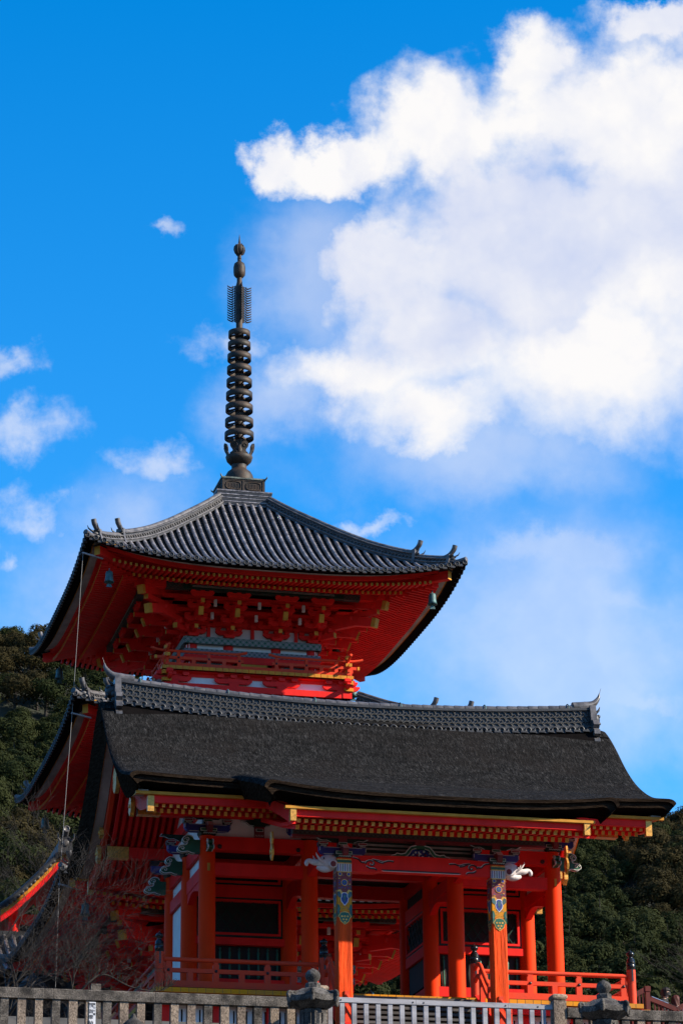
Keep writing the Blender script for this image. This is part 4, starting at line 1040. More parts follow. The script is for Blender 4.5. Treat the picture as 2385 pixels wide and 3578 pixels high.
    for k in range(4):
        for x in cxs:
            a = MB()
            block(a, x, -bw+.03, zt0, .17)
            for s_ in range(4):              # steps outwards
                y = -bw+.03-.5*s_; z = zt0+.11+.245*s_
                hf = (.42, .36, .36, .36)[s_]
                arm_x(a, x, y, z-(.02 if s_ == 3 else 0), hf)
                for d_ in (-hf+.09, 0, hf-.09): block(a, x+d_, y, z+.14 if s_ < 3 else z+.115, .08)
                if s_ < 3:
                    a.box(x-.055, x+.055, y-.60, y, z+.0, z+.12, 0); a.box(x-.057, x+.057, y-.606, y-.585, z-.002, z+.122, 1)
                if s_ == 0: arm_x(a, x, y, z+.27, .62); [block(a, x+d_, y, z+.41, .075) for d_ in (-.5, -.2, .2, .5)]
            # slanting tail with a gold end
            yo = -bw-1.30
            a.beam((x, yo, zt0+.42), (x, -bw+.2, zt0+.98), .14, .25, 0, mi_end=0)
            a.beam((x, yo-.004, zt0+.418), (x, yo+.05, zt0+.44), .146, .256, 1)
            a.xf(side(k)); a.build('bracket_cluster', [RED, OCH], pag)
        a = MB()                             # the corner: diagonal arms and tails
        for s_ in range(3):
            t_ = bw+.55*s_+.3; z = zt0+.12+.245*s_
            a.beam((-bw+.1, -bw+.1, z+.08), (-t_-.1, -t_-.1, z+.08), .16, .16, 0, mi_end=1)
            for o in (0,): a.cbox((-t_, -t_, z+.24), (.22, .22, .14), 0)
        for tq, z, hh in ((bw+1.45, zt0+.33, .28), (bw+1.72, zt0+.82, .26)):
            a.beam((-tq, -tq, z), (-bw+.1, -bw+.1, z+.55), .20, hh, 0); a.beam((-tq-.004, -tq-.004, z-.002), (-tq+.09, -tq+.09, z+.03), .206, hh+.006, 1)
        a.xf(side(k)); a.build('corner_bracket', [RED, OCH], pag)
        a = MB()                             # continuous arms along the wall, strut in the middle
        for s_ in range(1, 4):
            y = -bw+.03-.5*s_; z = zt0+.11+.245*s_
            a.box(-bw-.45*s_, bw+.45*s_, y-.05, y+.05, z+.29 if s_ < 3 else z+.255, z+.40 if s_ < 3 else z+.27, 0)
            a.box(-bw-.45*s_, bw+.45*s_, y+.05, y+.50, z+.36 if s_ < 3 else z+.40, z+.385 if s_ < 3 else z+.42, 0)
        for xm in (-(ci+bw-.1)/2, 0, (ci+bw-.1)/2):
            a.box(xm-.05, xm+.05, -bw+.03, -bw+.11, zt0, zt0+.40, 0); block(a, xm, -bw+.05, zt0+.36, .10)
            for s_ in (1, 2): 
                y = -bw-.5*s_; a.box(xm-.045, xm+.045, y-.02, y+.08, zt0+.20+.245*s_, zt0+.42+.245*s_, 1)
        a.xf(side(k)); a.build('wall_bracket_arm', [RED, WHT], pag)
        a = MB(); p = pr_
        a.box(-p+.85-.0, p-.85, -p-.11, -p+.11, zt0+.98, zt0+1.20, 0); 
        for z in (1.05, 1.085): a.box(-p+1.4, p-1.4, -p-.114, -p-.11, zt0+z, zt0+z+.012, 2)
        for sx in (-1, 1): a.box(sx*(p-.85)-.25, sx*(p-.85)+.25, -p-.118, -p+.1, zt0+.97, zt0+1.205, 3)
        for sx in (-1, 1): a.box(min(sx*(p-.60), sx*(p+.35)), max(sx*(p-.60), sx*(p+.35)), -p-.10, -p+.10, zt0+.985, zt0+1.195, 1)
        a.xf(side(k)); a.build('eave_purlin', [GRND, RED, SOF, DIA3], pag)
    # ---------------- balcony (upper two storeys)
    if li < 2:
        q = bw+.85; zd = 13.0+dz
        m = MB(); m.box(-q, q, -q, q, zd-.10, zd-.02); m.xf(TP); bal = m.build('balcony', REDD, pag)
        for k in range(4):
            a = MB(); nb = 29
            for i in range(nb):
                x0 = -q+2*q*i/nb; a.box(x0+.008, x0+2*q/nb-.008, -q-.012, -q+.3, zd-.10, zd+.004, 0)
            a.xf(side(k)); a.build('balcony_edge', YEL, bal)
            a = MB(); yy = -q+.14
            a.box(-q+.02, q-.02, yy-.05, yy+.05, zd+.03, zd+.13, 0)
            for (x0, x1) in ((-q-.22, -.44), (.44, q+.22)):
                a.beam((x0, yy, zd+.29), (x1, yy, zd+.29), .07, .085, 0, mi_end=0)
                inn = x1 if x0 < 0 else x0; out = x0 if x0 < 0 else x1; s_ = 1 if x0 < 0 else -1
                pts = crom([(out-s_*.12, yy, zd+.58), (out+s_*.10, yy, zd+.53), (out+s_*.5, yy, zd+.505), (inn-s_*.5, yy, zd+.505), (inn-s_*.15, yy, zd+.52), (inn+s_*.10, yy, zd+.58)], 4)
                a.tube(pts, .042, 8, 0)
                for i in range(6):
                    x = out+s_*.26+(inn-out-s_*.40)*i/5; big = i % 2 == 1 or i == 5
                    a.box(x-.055, x+.055, yy-.04, yy+.04, zd+.13, zd+.25, 0)
                    if big: a.box(x-.045, x+.045, yy-.038, yy+.038, zd+.33, zd+.47, 0); a.lathe([(.0,-.05),(.03,-.04),(.035,.0)], (x, yy-.02, zd+.29), 8, 2, axis='y')
                a.box(out-.004, out+s_*.06+.004, yy-.05, yy+.05, zd+.24, zd+.34, 1) if s_ > 0 else a.box(out+s_*.06-.004, out+.004, yy-.05, yy+.05, zd+.24, zd+.34, 1)
            a.lathe([(.055,zd+.0),(.055,zd+.62),(.035,zd+.64),(.05,zd+.68),(.03,zd+.73),(.0,zd+.75)], (-q+.14, yy, 0), 10, 0)
            for z0, z1 in ((.10,.20),(.33,.43),(.56,.66)): a.box(-q+.07, -q+.21, yy-.07, yy+.07, zd+z0, zd+z1, 1)
            a.xf(side(k)); a.build('balcony_railing', [REDW, YEL, IRON], bal)
            # waist storey: white wall, boat-shaped arms with blocks, base beam
            a = MB(); w = q-.22; z0 = zd-.68
            a.box(-w+.05, w-.05, -w+.06, -w+.10, z0, zd-.1, 1)
            a.box(-w-.18, w+.18, -w-.16, -w+.1, z0-.02, z0+.17, 0); a.box(-w+.04, w-.04, -w+.03, -w+.055, z0+.43, zd-.1, 0)
            for xx in (-w+.12, -ci, ci, w-.12):
                block(a, xx, -w-.0, z0+.15, .15)
                arm_x(a, xx, -w-.02, z0+.26, .58); a.box(xx-.16, xx+.16, -w-.06, -w+.05, z0+.30, z0+.44, 0)
                for d_ in (-.40, 0, .40): block(a, xx+d_, -w-.02, z0+.43, .10)
            a.box(-w-.3, w+.3, -w-.10, -w+.06, z0+.545, z0+.585, 0)
            for sx in (-1, 1):
                a.box(sx*(w+.17)-.06, sx*(w+.17)+.06, -w-.20, -w+.05, z0+.20, z0+.30, 2); a.box(sx*(w+.17)-.06, sx*(w+.17)+.06, -w-.20, -w+.05, z0+.42, z0+.54, 2)
            a.xf(side(k)); a.build('waist_bracketing', [RED, WHT, YEL], bal)
prest.build('rafter', [RED, OCH], pag, kind='stuff')
MB().box(PX-3.6, PX+3.6, PY-3.6, PY+3.6, -1.9, -1.35).build('stone_base', STOND, pag)
# ---------------- roof top box and spire
m = MB()
for i in range(9):
    f = i/8; h0 = .78+.16*f if False else (.80+.10*f); z = 19.12+.055*i
    m.box(-h0, h0, -h0, h0, z, z+.047, i % 2); m.box(-h0+.03, h0-.03, -h0+.03, h0-.03, z+.047, z+.055, 1)
m.box(-.70, .70, -.70, .70, 18.9, 19.12, 1); m.xf(TP); m.build('stepped_cap', [TILE, TILED], pag)
m = MB(); m.box(-.68, .68, -.68, .68, 19.61, 20.07, 0); m.box(-.72, .72, -.72, .72, 20.07, 20.12, 1); m.box(-.71, .71, -.71, .71, 19.61, 19.66, 0)
for k in range(4):
    a = MB()
    for x0, x1 in ((-.68,-.62),(-.03,.03),(.62,.68)): a.box(x0, x1, -.70, -.68, 19.66, 20.07, 0)
    a.box(-.68, .68, -.695, -.68, 20.02, 20.07, 0)
    for c in (-.325, .325):
        a.tube([(c+.24*math.copysign(abs(math.cos(w))**.5, math.cos(w)), -.69, 19.845+.13*math.copysign(abs(math.sin(w))**.7, math.sin(w))) for w in lin(0, 2*math.pi, 25)], .014, 4, 0)
        for i in range(8): a.box(c-.19+.05*i, c-.175+.05*i, -.69, -.68, 19.76+.02*(i % 2), 19.92, 0)
    a.xf(Matrix.Rotation(k*math.pi/2, 4, 'Z')); m.merge(a)
for x in (-.72, .72):
    for y in (-.72, .72): m.tube([(x*.98, y*.98, 20.1),(x*1.04, y*1.04, 20.14),(x*1.06, y*1.06, 20.2)], [.03,.025,.006], 5, 1)
m.xf(TP); m.build('dew_basin', [BRZ, BRZG], pag)
m = MB(); m.lathe([(.47,20.12),(.47,20.30),(.45,20.42),(.38,20.55),(.28,20.63),(.24,20.68),(.25,20.80)], (PX, PY, 0), 24); m.build('inverted_bowl', BRZ, pag)
m = MB(); m.lathe([(.17,20.78),(.30,20.84),(.40,20.95),(.44,21.08),(.42,21.10),(.36,20.98),(.20,20.9)], (PX, PY, 0), 24)
for i in range(8):
    a = MB(); pol = crom([(-.13,0,0),(-.075,.10,0),(-.06,.16,0),(-.12,.26,0),(-.11,.36,0),(0,.43,0),(.11,.36,0),(.12,.26,0),(.06,.16,0),(.075,.10,0),(.13,0,0)], 3)
    P = [(p.x, p.y) for p in pol]
    hole = [(.055*math.sin(w), .29+.05*math.cos(w)) for w in lin(0, 2*math.pi*11/12, 12)]
    def pp(p, d): return (p[0], -.40-.12*(p[1]/.43)**1.5-d, 21.06+p[1])
    vs = [pp(p, 0) for p in P]+[pp(p, -.03) for p in P]; n = len(P)
    a.add(vs, [tuple(range(n)), tuple(range(2*n-1, n-1, -1))]+[(j, (j+1) % n, n+(j+1) % n, n+j) for j in range(n)], 0)
    a.tube([pp(h, .006) for h in hole], .014, 4, 0)
    a.xf(TP @ Matrix.Rotation(2*math.pi*i/8+.2, 4, 'Z')); m.merge(a)
m.build('lotus_crown', BRZ, pag)
m = MB(); m.lathe([(.125,20.8),(.125,25.45),(.11,25.5),(.11,27.2),(.085,27.3),(.085,27.5)], (PX, PY, 0), 14); sp = m.build('spire_shaft', BRZ, pag)
zs = [21.82, 22.28, 22.77, 23.22, 23.68, 24.13, 24.57, 25.0, 25.40]
for i, z in enumerate(zs):
    r = .475-.0145*i
    m = MB(); m.lathe([(r-.02,z-.105),(r,z-.10),(r,z+.10),(r-.02,z+.105),(r-.035,z+.095),(r-.035,z-.095),(r-.02,z-.105)], (PX, PY, 0), 32, cap=False)
    m.lathe([(.145,z-.09),(.15,z+.02),(.15,z+.09)], (PX, PY, 0), 14)
    for k in range(4):
        a = math.pi/4+k*math.pi/2
        m.beam((PX+.13*math.cos(a), PY+.13*math.sin(a), z+.03), (PX+(r-.03)*math.cos(a), PY+(r-.03)*math.sin(a), z+.03), .03, .06)
    m.build('spire_ring', BRZ, pag)
for k in range(4):                           # water-flame openwork blades
    m = MB()
    for i in range(15):
        z = 25.88+.086*i
        m.tube(crom([(.22,0,z),(.28,0,z-.015),(.34,0,z+.01),(.385,0,z+.03),(.40,0,z+.075)], 3), [.026]*4+[.025,.024,.023,.022,.020,.017,.014,.010,.005], 5, 0)
        m.tube([(.175+.045*math.cos(q*.8)*(1-q/12), 0, z+.04*math.sin(q*.8)*(1-q/12)) for q in range(8)], .016, 4, 0)
        m.tube([(.12,0,z+.03),(.16,0,z+.05),(.22,0,z)], .010, 4, 0)
    m.tube([(.23,0,25.83),(.235,0,26.5),(.23,0,27.14)], .017, 5, 0); m.tube([(.13,0,25.83),(.13,0,27.16)], .016, 5, 0)
    m.xf(TP @ Matrix.Rotation(k*math.pi/2, 4, 'Z')); m.build('water_flame', BRZ, pag)
m = MB(); m.lathe([(.08,27.44),(.13,27.48),(.185,27.55),(.198,27.66),(.198,27.84),(.17,27.96),(.10,28.02),(.065,28.03),(.065,28.14),(.075,28.15),(.065,28.16),(.06,28.3)], (PX, PY, 0), 20); m.build('dragon_wheel', BRZ, pag)
m = MB(); m.lathe([(.06,28.28),(.12,28.32),(.175,28.42),(.18,28.52),(.15,28.62),(.08,28.67),(.045,28.69),(.03,28.80),(.012,28.98),(.0,29.06)], (PX, PY, 0), 20)
for i in range(6):
    a = i*math.pi/3; m.tube([(PX+r_*math.cos(a), PY+r_*math.sin(a), z) for r_, z in ((.085,28.28),(.15,28.34),(.19,28.46),(.175,28.58),(.10,28.68))], .012, 4)
m.build('sacred_jewel', BRZ, pag)
# ---------------- wind bells, lightning cable
bell = MB()
bell.lathe([(.0,.44),(.02,.44),(.02,.36)], (0,0,0), 6); bell.lathe([(.03,.36),(.09,.34),(.11,.29),(.115,.18),(.125,.08),(.15,.0),(.135,.0),(.10,.09),(.09,.3)], (0,0,0), 16)
bell.tube([(0,0,.3),(0,0,-.02)], .008, 4); bell.extr([(-.09,-.14),(.09,-.14),(.06,-.06),(.0,-.02),(-.06,-.06)], 'y', -.008, .008)
bme = bell.mesh('wind_bell', TEAL)
lab = {0: 'of the pagoda top roof', 1: 'of the pagoda middle roof', 2: 'of the pagoda lowest roof'}
for li, L in enumerate(LEV):
    t_ = L['he']-.86; z = 14.82+L['dz']-.02+.0
    for sx, sy, nm in ((-1,-1,'front left corner'), (1,-1,'front right corner'), (-1,1,'rear left corner'), (1,1,'rear right corner')):
        link('wind_bell', bme, None, (PX+sx*t_, PY+sy*t_, z), label='green bronze bell at the '+nm+' '+lab[li], cat='bell', group='bronze wind bells at the eave corners')
pth = [(-5.48, 13.0, 15.50), (-5.73, 12.75, 10.52), (-6.05, 12.3, 5.42)]
for (x, y, z), L in zip(pth, LEV):
    t_ = L['he']-.62
    m = MB(); m.beam((PX-t_, PY-t_, z-.06), (x-.02, y, z-.02), .05, .04, 0); m.build('cable_bracket', WOODG, pag)
pts = []
for a, c in zip(pth, pth[1:]+[(-6.15, 12.2, -1.5)]):
    for i in range(12): 
        f = i/12; pts.append((a[0]+(c[0]-a[0])*f, a[1]+(c[1]-a[1])*f, a[2]+(c[2]-a[2])*f))
m = MB(); m.tube([p for p in pts]+[(-6.15,12.2,-1.5)], .0065, 5); m.build('lightning_cable', CABLE, pag)
# ================================================================== GROUND AND HILL
def interp(x, X, Y): return float(np.interp(x, X, Y))
def hillridge(x): return interp(x, [-400,-60,20,45,62,80,110,141,175,300,700], [60,95,121.5,120.5,112,101,97,100.5,98,80,50])
def ground_z(x, y):
    z = interp(y, [-3000,-42,-16,-13.2,-13,-11.2,-8.6,-6.4,30,60,120], [-14.4,-14.4,-8.2,-7.2,-3.55,-3.45,-2.95,-1.80,-1.75,-.5,3])
    if y > 110:
        r = hillridge(x); z = max(3, 3+(r-3)*interp(y, [110,150,250,350,380,480,700,2000], [0,.10,.50,.97,1.0,.9,.5,.2]))
        z += 1.8*math.sin(x*.09+y*.05)+1.4*math.sin(x*.17-y*.11+1)
    rr = math.hypot(x, y+20)
    return max(z, interp(rr, [150,200,420,800,3000], [-60,-12,64,64,40]))  # ring of unseen hills all round, added to block the low horizon light
m = MB()
gx = [-2600,-1200,-700,-500,-420,-350,-300,-240,-190,-150,-80,-40,-25,-15,-8,-4,0,4,8,15,25,33,40,50,60,70,80,90,100,110,120,130,140,150,165,185,220,240,280,340,400,500,700,1400,2600]
gy = [-2600,-900,-600,-450,-380,-300,-240,-190,-140,-80,-66,-50,-42,-30,-16,-13.2,-13,-11.2,-8.6,-6.4,0,15,30,45,60,90,110,130,150,170,190,210,230,250,270,290,310,330,350,365,380,420,480,700,1200,3200]
m.grid(lambda x, y: (x, y, ground_z(x, y)), gx, gy)
m.m = [1 if (m.v[f[0]][1] >= 90 or math.hypot(m.v[f[0]][0], m.v[f[0]][1]+20) > 120) else 0 for f in m.f]
m.build('ground', [GROUND, HILLM], kind='structure')
m = MB(); m.box(-60, 60, -60, -44, -14.5, -14.30); m.build('stone_pavement', PAVE, kind='structure')
m = MB(); m.box(-3.4, 1.1, -12.5, -6.2, -3.6, -3.40); m.box(-40, 40, -13.35, -13.0, -14, -3.40); m.build('retaining_wall', STOND, label='mossy dark stone retaining wall below the stone fence', cat='wall')

# ---- hillside trees
def leafmat(name, c1, c2):
    m = bpy.data.materials.new(name); m.use_nodes = True; MATS[name] = m
    t = NT(m.node_tree); b = t.n('ShaderNodeBsdfPrincipled'); o = t.n('ShaderNodeOutputMaterial')
    oi = t.n('ShaderNodeObjectInfo'); tc = t.n('ShaderNodeTexCoord')
    n = t.noise(tc.outputs['Object'], .9, 3, .6)
    f = t.math('ADD', t.math('MULTIPLY', oi.outputs['Random'], .6), t.math('MULTIPLY', n, .5), clamp=True)
    c = t.mix(f, c1, c2); t.link(c, b.inputs['Base Color']); b.inputs['Roughness'].default_value = .8; b.inputs['Specular IOR Level'].default_value = .05
    tr = t.n('ShaderNodeBsdfTranslucent'); t.link(c, tr.inputs[0]); mx = t.n('ShaderNodeMixShader'); mx.inputs[0].default_value = .18
    t.link(b.outputs[0], mx.inputs[1]); t.link(tr.outputs[0], mx.inputs[2]); t.link(mx.outputs[0], o.inputs[0]); return m
LG = leafmat('dark_evergreen_leaves', (.013, .019, .006), (.032, .036, .012))
LB = leafmat('brownish_leaves', (.022, .019, .008), (.042, .032, .012))
LC = leafmat('cedar_leaves', (.010, .015, .006), (.022, .027, .010))
def tree_mesh(seed, kind, den=1.0, ls=1.0):
    rnd = random.Random(seed); m = MB()
    def leaf(p, nrm, s):
        u = nrm.orthogonal().normalized(); a = rnd.uniform(0, 6.28); u = (u*math.cos(a)+nrm.cross(u)*math.sin(a)); w = nrm.cross(u)
        k = rnd.uniform(.5, .9)
        m.add([p-u*s, p+w*s*k*.6-u*s*.1, p+u*s, p-w*s*k*.6+u*s*.1], [(0,1,2,3)], 0)
    lob = []
    if kind == 'conifer':
        H = 7.2
        for i in range(15):
            f = i/14; r = 1.75*(1-f)**.75+.25; n = max(1, int(5*(1-f))+1)
            for j in range(n):
                a = rnd.uniform(0, 6.28); q = r*.6; lob.append((Vector((q*math.cos(a), q*math.sin(a), 1.2+f*(H-1.4)+rnd.uniform(-.2, .2))), r*.55, .42))
    else:
        lob.append((Vector((0,0,3.0)), 1.7, .9))
        for i in range(15):
            a = rnd.uniform(0, 6.28); e = rnd.uniform(-.15, 1.35); d = rnd.uniform(1.15, 1.75)
            lob.append((Vector((d*math.cos(a)*math.cos(e), d*math.sin(a)*math.cos(e), 2.9+d*math.sin(e)*.95)), rnd.uniform(.65, 1.05), .8))
    for c, r, fz in lob:
        n = int((150*r*r+40)*den)
        for i in range(n):
            d = Vector((rnd.gauss(0,1), rnd.gauss(0,1), rnd.gauss(0,1)+.25)).normalized()
            q = r*rnd.uniform(.80, 1.10); p = c+Vector((d.x*q, d.y*q, d.z*q*fz))
            nn = (d+Vector((rnd.uniform(-.35,.35), rnd.uniform(-.35,.35), rnd.uniform(-.3,.4)))).normalized()
            leaf(p, nn, rnd.uniform(.11, .20)*ls)
    m.tube([(0,0,-1.5),(.05,.03,1.2),(0,.08,3.2)], [.22,.17,.08], 6, 1)
    for c, r, fz in lob[::4]: m.tube([(0,.05,1.6),(c.x*.5,c.y*.5,(1.6+c.z)/2+.2),(c.x,c.y,c.z)], [.09,.06,.02], 4, 1)
    return m
TM = {}
for kind, mt in (('round', LG), ('brown', LB), ('conifer', LC)):
    TM[kind] = [tree_mesh(100+i*7+len(kind), kind).mesh(kind+'_tree', [mt, BRK]) for i in range(4)]
def to_px(p):
    v = Vector(p)-CAM; z = v.dot(fw); return (1192.5+9985.94*v.dot(r2)/z, 1789-9985.94*v.dot(u2)/z)
rnd = random.Random(21); cnt = 0; total = 0
Y = 182.0
while Y < 372:
    stp = 4.15 if Y < 300 else 4.45
    X = 8.0
    while X < 175:
        x = X+rnd.uniform(-1.2, 1.2); y = Y+rnd.uniform(-1.4, 1.4); X += stp
        z = ground_z(x, y); px_, py_ = to_px((x, y, z+3))
        left = -60 < px_ < 470 and py_ < 3480
        right = 1900 < px_ < 2450 and py_ < 3600
        mid = 1215 < px_ < 1430 and 3330 < py_ < 3520
        if left and px_ > interp(py_, [2150,2300,2420,2500,2950,3450], [190,330,380,330,230,340]): continue
        if not (left or right or mid): continue
        total += 1
        if cnt >= 296: continue
        q = rnd.random()
        patch = math.sin(px_*.011+1.0)+math.sin(py_*.008+2.2)
        kind = 'brown' if patch > .75 and q < .75 else 'conifer' if (q < .22 or (Y > 345 and q < .55)) else 'round'
        sc = rnd.uniform(.88, 1.30)*(1.12 if kind != 'conifer' else 1.0)
        where = 'left of the pagoda' if left else 'right of the gate' if right else 'seen through the gate passage'
        lb = {'brown': 'brownish rounded tree among others on the wooded hillside ', 'conifer': 'dark pointed conifer among others on the wooded hillside ', 'round': 'dark green rounded tree among others on the wooded hillside '}[kind]+where
        link('hillside_tree', rnd.choice(TM[kind]), None, (x, y, z-.3), (rnd.uniform(-.08,.08), rnd.uniform(-.08,.08), rnd.uniform(0, 6.28)), (sc, sc, sc*rnd.uniform(.9, 1.1)), lb, 'tree', 'trees on the hillside '+where+(' brown' if kind == 'brown' else ' pointed' if kind == 'conifer' else ' green'))
        cnt += 1
    Y += stp*1.12


# the rest of the wood, hidden from the photo by the buildings or outside it: one mass
low = [tree_mesh(300+i, k, .13, 2.5) for i, k in enumerate(('round', 'round', 'conifer'))]
wood = MB(); Y = 186.0
while Y < 372:
    X = -40.0
    while X < 250:
        x = X+rnd.uniform(-1.5, 1.5); y = Y+rnd.uniform(-1.5, 1.5); X += 5.0; z = ground_z(x, y); px_, py_ = to_px((x, y, z+3))
        if not (-900 < px_ < 3600): continue
        left = -60 < px_ < 470 and py_ < 3480 and px_ < interp(py_, [2150,2300,2420,2500,2950,3450], [190,330,380,330,230,340])
        if left or (1900 < px_ < 2450 and py_ < 3600) or (1215 < px_ < 1430 and 3330 < py_ < 3520): continue
        a = MB().merge(rnd.choice(low)); sc = rnd.uniform(.95, 1.4)
        a.xf(Matrix.Translation((x, y, z-.3)) @ Matrix.Rotation(rnd.uniform(0, 6.28), 4, 'Z') @ Matrix.Scale(sc, 4)); wood.merge(a)
    Y += 5.4
wood.build('hillside_wood', [LG, BRK], kind='stuff', label='dark green wood covering the hillside behind the buildings')
# ---- bare trees
def bare(name, base, seed, h, lean, spread, nl, label, levels=5, twist=.5, r0=.085, stems=3):
    rnd = random.Random(seed); m = MB(); tm = MB(); root = thing(name, base, label, 'tree')
    def grow(p, d, L, r, lev, mb):
        pts = [p]; rs = [r]; n = 5
        for i in range(n):
            d = (d+Vector((rnd.uniform(-1,1), rnd.uniform(-1,1), rnd.uniform(-.5,.8)))*.16).normalized(); p = p+d*L/n; pts.append(p); rs.append(r*(1-.55*(i+1)/n))
        mb.tube(pts, rs, 7 if lev < 2 else 4 if lev < 4 else 3, 0, False)
        if lev >= levels: return
        k = rnd.randint(3, 4) if lev else stems
        for j in range(k):
            f = 1.0 if j == 0 else rnd.uniform(.35, .95); i = min(n, max(1, int(round(f*n))))
            a = rnd.uniform(0, 6.28); o = d.orthogonal().normalized(); o2 = d.cross(o)
            q = spread*rnd.uniform(.35, 1.0); nd = (d*math.cos(q)+(o*math.cos(a)+o2*math.sin(a))*math.sin(q)+Vector(lean)*.22).normalized()
            grow(pts[i], nd, L*rnd.uniform(.62, .86), max(.0028, rs[i]*rnd.uniform(.55, .8)), lev+1, m)
    grow(Vector(base), Vector((lean[0]*.3, lean[1]*.3, 1)).normalized(), h*.30, r0, 0, tm)
    tm.build('trunk', BRK, root); m.build('branches', BRK, root)
    return root
bare('bare_tree', (-8.15, -3.6, -2.2), 5, 4.3, (.12, 0, .10), .95, 5, 'bare winter tree with dark trunk behind the stone fence below the pagoda', 6, r0=.10, stems=4)
bare('bare_tree', (-9.45, -3.2, -2.3), 12, 6.3, (.0, 0, .22), .85, 5, 'bare twiggy tree at the far left edge behind the stone fence', 6, r0=.10, stems=4)
bare('bare_tree', (-9.95, -4.6, -2.9), 77, 6.0, (.02, 0, .18), .9, 5, 'bare grey tree nearest the left edge in front of another bare tree', 6, r0=.10, stems=4)
bare('bare_tree', (7.3, -4.2, -3.0), 33, 5.2, (-.65, 0, .05), .5, 4, 'bare thin tree leaning in at the right edge beside the two people', 5, r0=.06)
rb_ = MB()                                   # one long low branch reaching to the railing
bt = [o for o in COL.objects if o.name.startswith('bare_tree')][0]
rnd = random.Random(3)
main = crom([(-8.15,-3.6,-1.1),(-7.7,-3.6,-.55),(-7.3,-3.6,-.30),(-6.7,-3.6,-.55),(-6.1,-3.6,-.62),(-5.75,-3.6,-.45)], 6)
rb_.tube(main, [.032-.0009*i for i in range(len(main))], 6)
for i in range(6, len(main)-1):
    for q in range(2):
        d = Vector((rnd.uniform(-.3,.6), rnd.uniform(-.4,.4), rnd.uniform(.1,1))).normalized(); L = rnd.uniform(.15,.4)
        rb_.tube([main[i], main[i]+d*L*.5+Vector((.03,0,.02)), main[i]+d*L], [.010,.007,.004], 3)
        rb_.tube([main[i]+d*L*.5, main[i]+d*L*.7+Vector((.12,.05,.05))], [.006,.003], 3)
rb_.build('low_branch', BRK, bt)

# ================================================================== STONE FENCES, RAIL, LANTERNS
fz0, fz1 = -1.95, -1.745
def stone_fence(x0, x1, y, label, first, n, step, pw=.165):
    f = thing('stone_fence', ((x0+x1)/2, y, -3.2), label, 'fence', 'stone fences in front of the gate')
    m = MB(); L = [x0]
    while L[-1] < x1-.3: L.append(min(x1, L[-1]+2.05))
    for a, b in zip(L[:-1], L[1:]):
        k = .012; sec = [(y-.11,fz0),(y-.11,fz1-k),(y-.11+k,fz1),(y+.11-k,fz1),(y+.11,fz1-k),(y+.11,fz0)]
        m.extr(sec, 'x', a+.004, b-.004)
    m.build('top_rail', STON, f)
    for i in range(n):
        x = first+step*i
        if x > x1-.05: break
        w = pw*random.uniform(.94, 1.05)
        MB().box(x-w/2, x+w/2, y-.085, y+.085, -3.0, fz0-.004).build('fence_post', STONC if i % 3 else STON, f)
    MB().box(x0, x1, y-.17, y+.17, -3.3, -2.97).build('plinth', STOND, f)
    return f
sfl = stone_fence(-13.3, -3.95, -9.1, 'long granite fence with thick top rail on the left below the bare trees', -13.24, 30, .3412)
sfr = stone_fence(1.50, 7.2, -9.05, 'granite fence running to the right edge behind the right stone lantern', 1.75, 20, .3412)
for X, nm in ((-3.74, 'left'), (1.355, 'right')):
    p = thing('stone_gatepost', (X, -9.0, -3.2), 'squared granite post with rounded cap at the '+nm+' end of the wooden railing', 'post')
    MB().box(X-.135, X+.135, -9.135, -8.865, -3.2, -1.60).build('shaft', STONC, p)
    m = MB(); sec = [(.10,-1.598),(.13,-1.585),(.155,-1.55),(.16,-1.52),(.15,-1.49),(.12,-1.465),(.06,-1.455)]
    m.grid(lambda s_, k: (X+sec[s_][0]*[-1,1,1,-1,-1][k], -9.0+sec[s_][0]*[-1,-1,1,1,-1][k], sec[s_][1]), range(len(sec)), range(5), 0, True); m.box(X-.06, X+.06, -9.06, -8.94, -1.47, -1.4549); m.build('cap', STONC, p)
wr = thing('wooden_railing', (-1.2, -9.0, -3.2), 'silvery weathered wooden railing across the steps between two stone posts', 'railing')
for a, b in ((-3.60, -1.72), (-1.715, .25), (.255, 1.215)):
    MB().box(a, b, -9.05, -8.95, -1.78, -1.68).build('top_rail', WOODG, wr)
for i in range(19):
    x = -3.52+.2525*i
    MB().box(x-.046, x+.046, -9.035, -8.965, -3.2, -1.782).build('baluster', WOODG, wr)
for x in (-3.3, -1.78, -1.55, .2, .9):
    MB().lathe([(.0,-.012),(.014,-.010),(.018,.0)], (x, -9.05, -1.735), 8, axis='y').build('bolt', IRON, wr)
MB().box(-3.60, 1.215, -9.04, -8.96, -2.9, -2.8).build('bottom_rail', WOODG, wr)
# votive notice on a fence post
nt_ = thing('paper_notice', (-8.42, -9.19, -2.5), 'narrow white notice with black brush characters fixed to a stone fence post', 'notice')
MB().box(-8.485, -8.355, -9.197, -9.189, -2.75, -1.985).build('paper', PAPER, nt_)
def glyph(ch, x, z, s):
    cu = bpy.data.curves.new('brush_character', 'FONT'); cu.body = ch; cu.size = s; cu.align_x = 'CENTER'; cu.align_y = 'CENTER'; cu.materials.append(INK); cu.extrude = .0008; cu.offset = s*.012
    ob = bpy.data.objects.new('brush_character', cu); me = bpy.data.meshes.new_from_object(ob); bpy.data.objects.remove(ob); link('brush_character', me, nt_, (x, -9.1985, z), (math.pi/2, 0, 0))
for i, ch in enumerate('観音奉納経'): glyph(ch, -8.445, -2.055-.118*i, .098)
for i, ch in enumerate('東山の瀧'): glyph(ch, -8.385, -2.03-.066*i, .05)

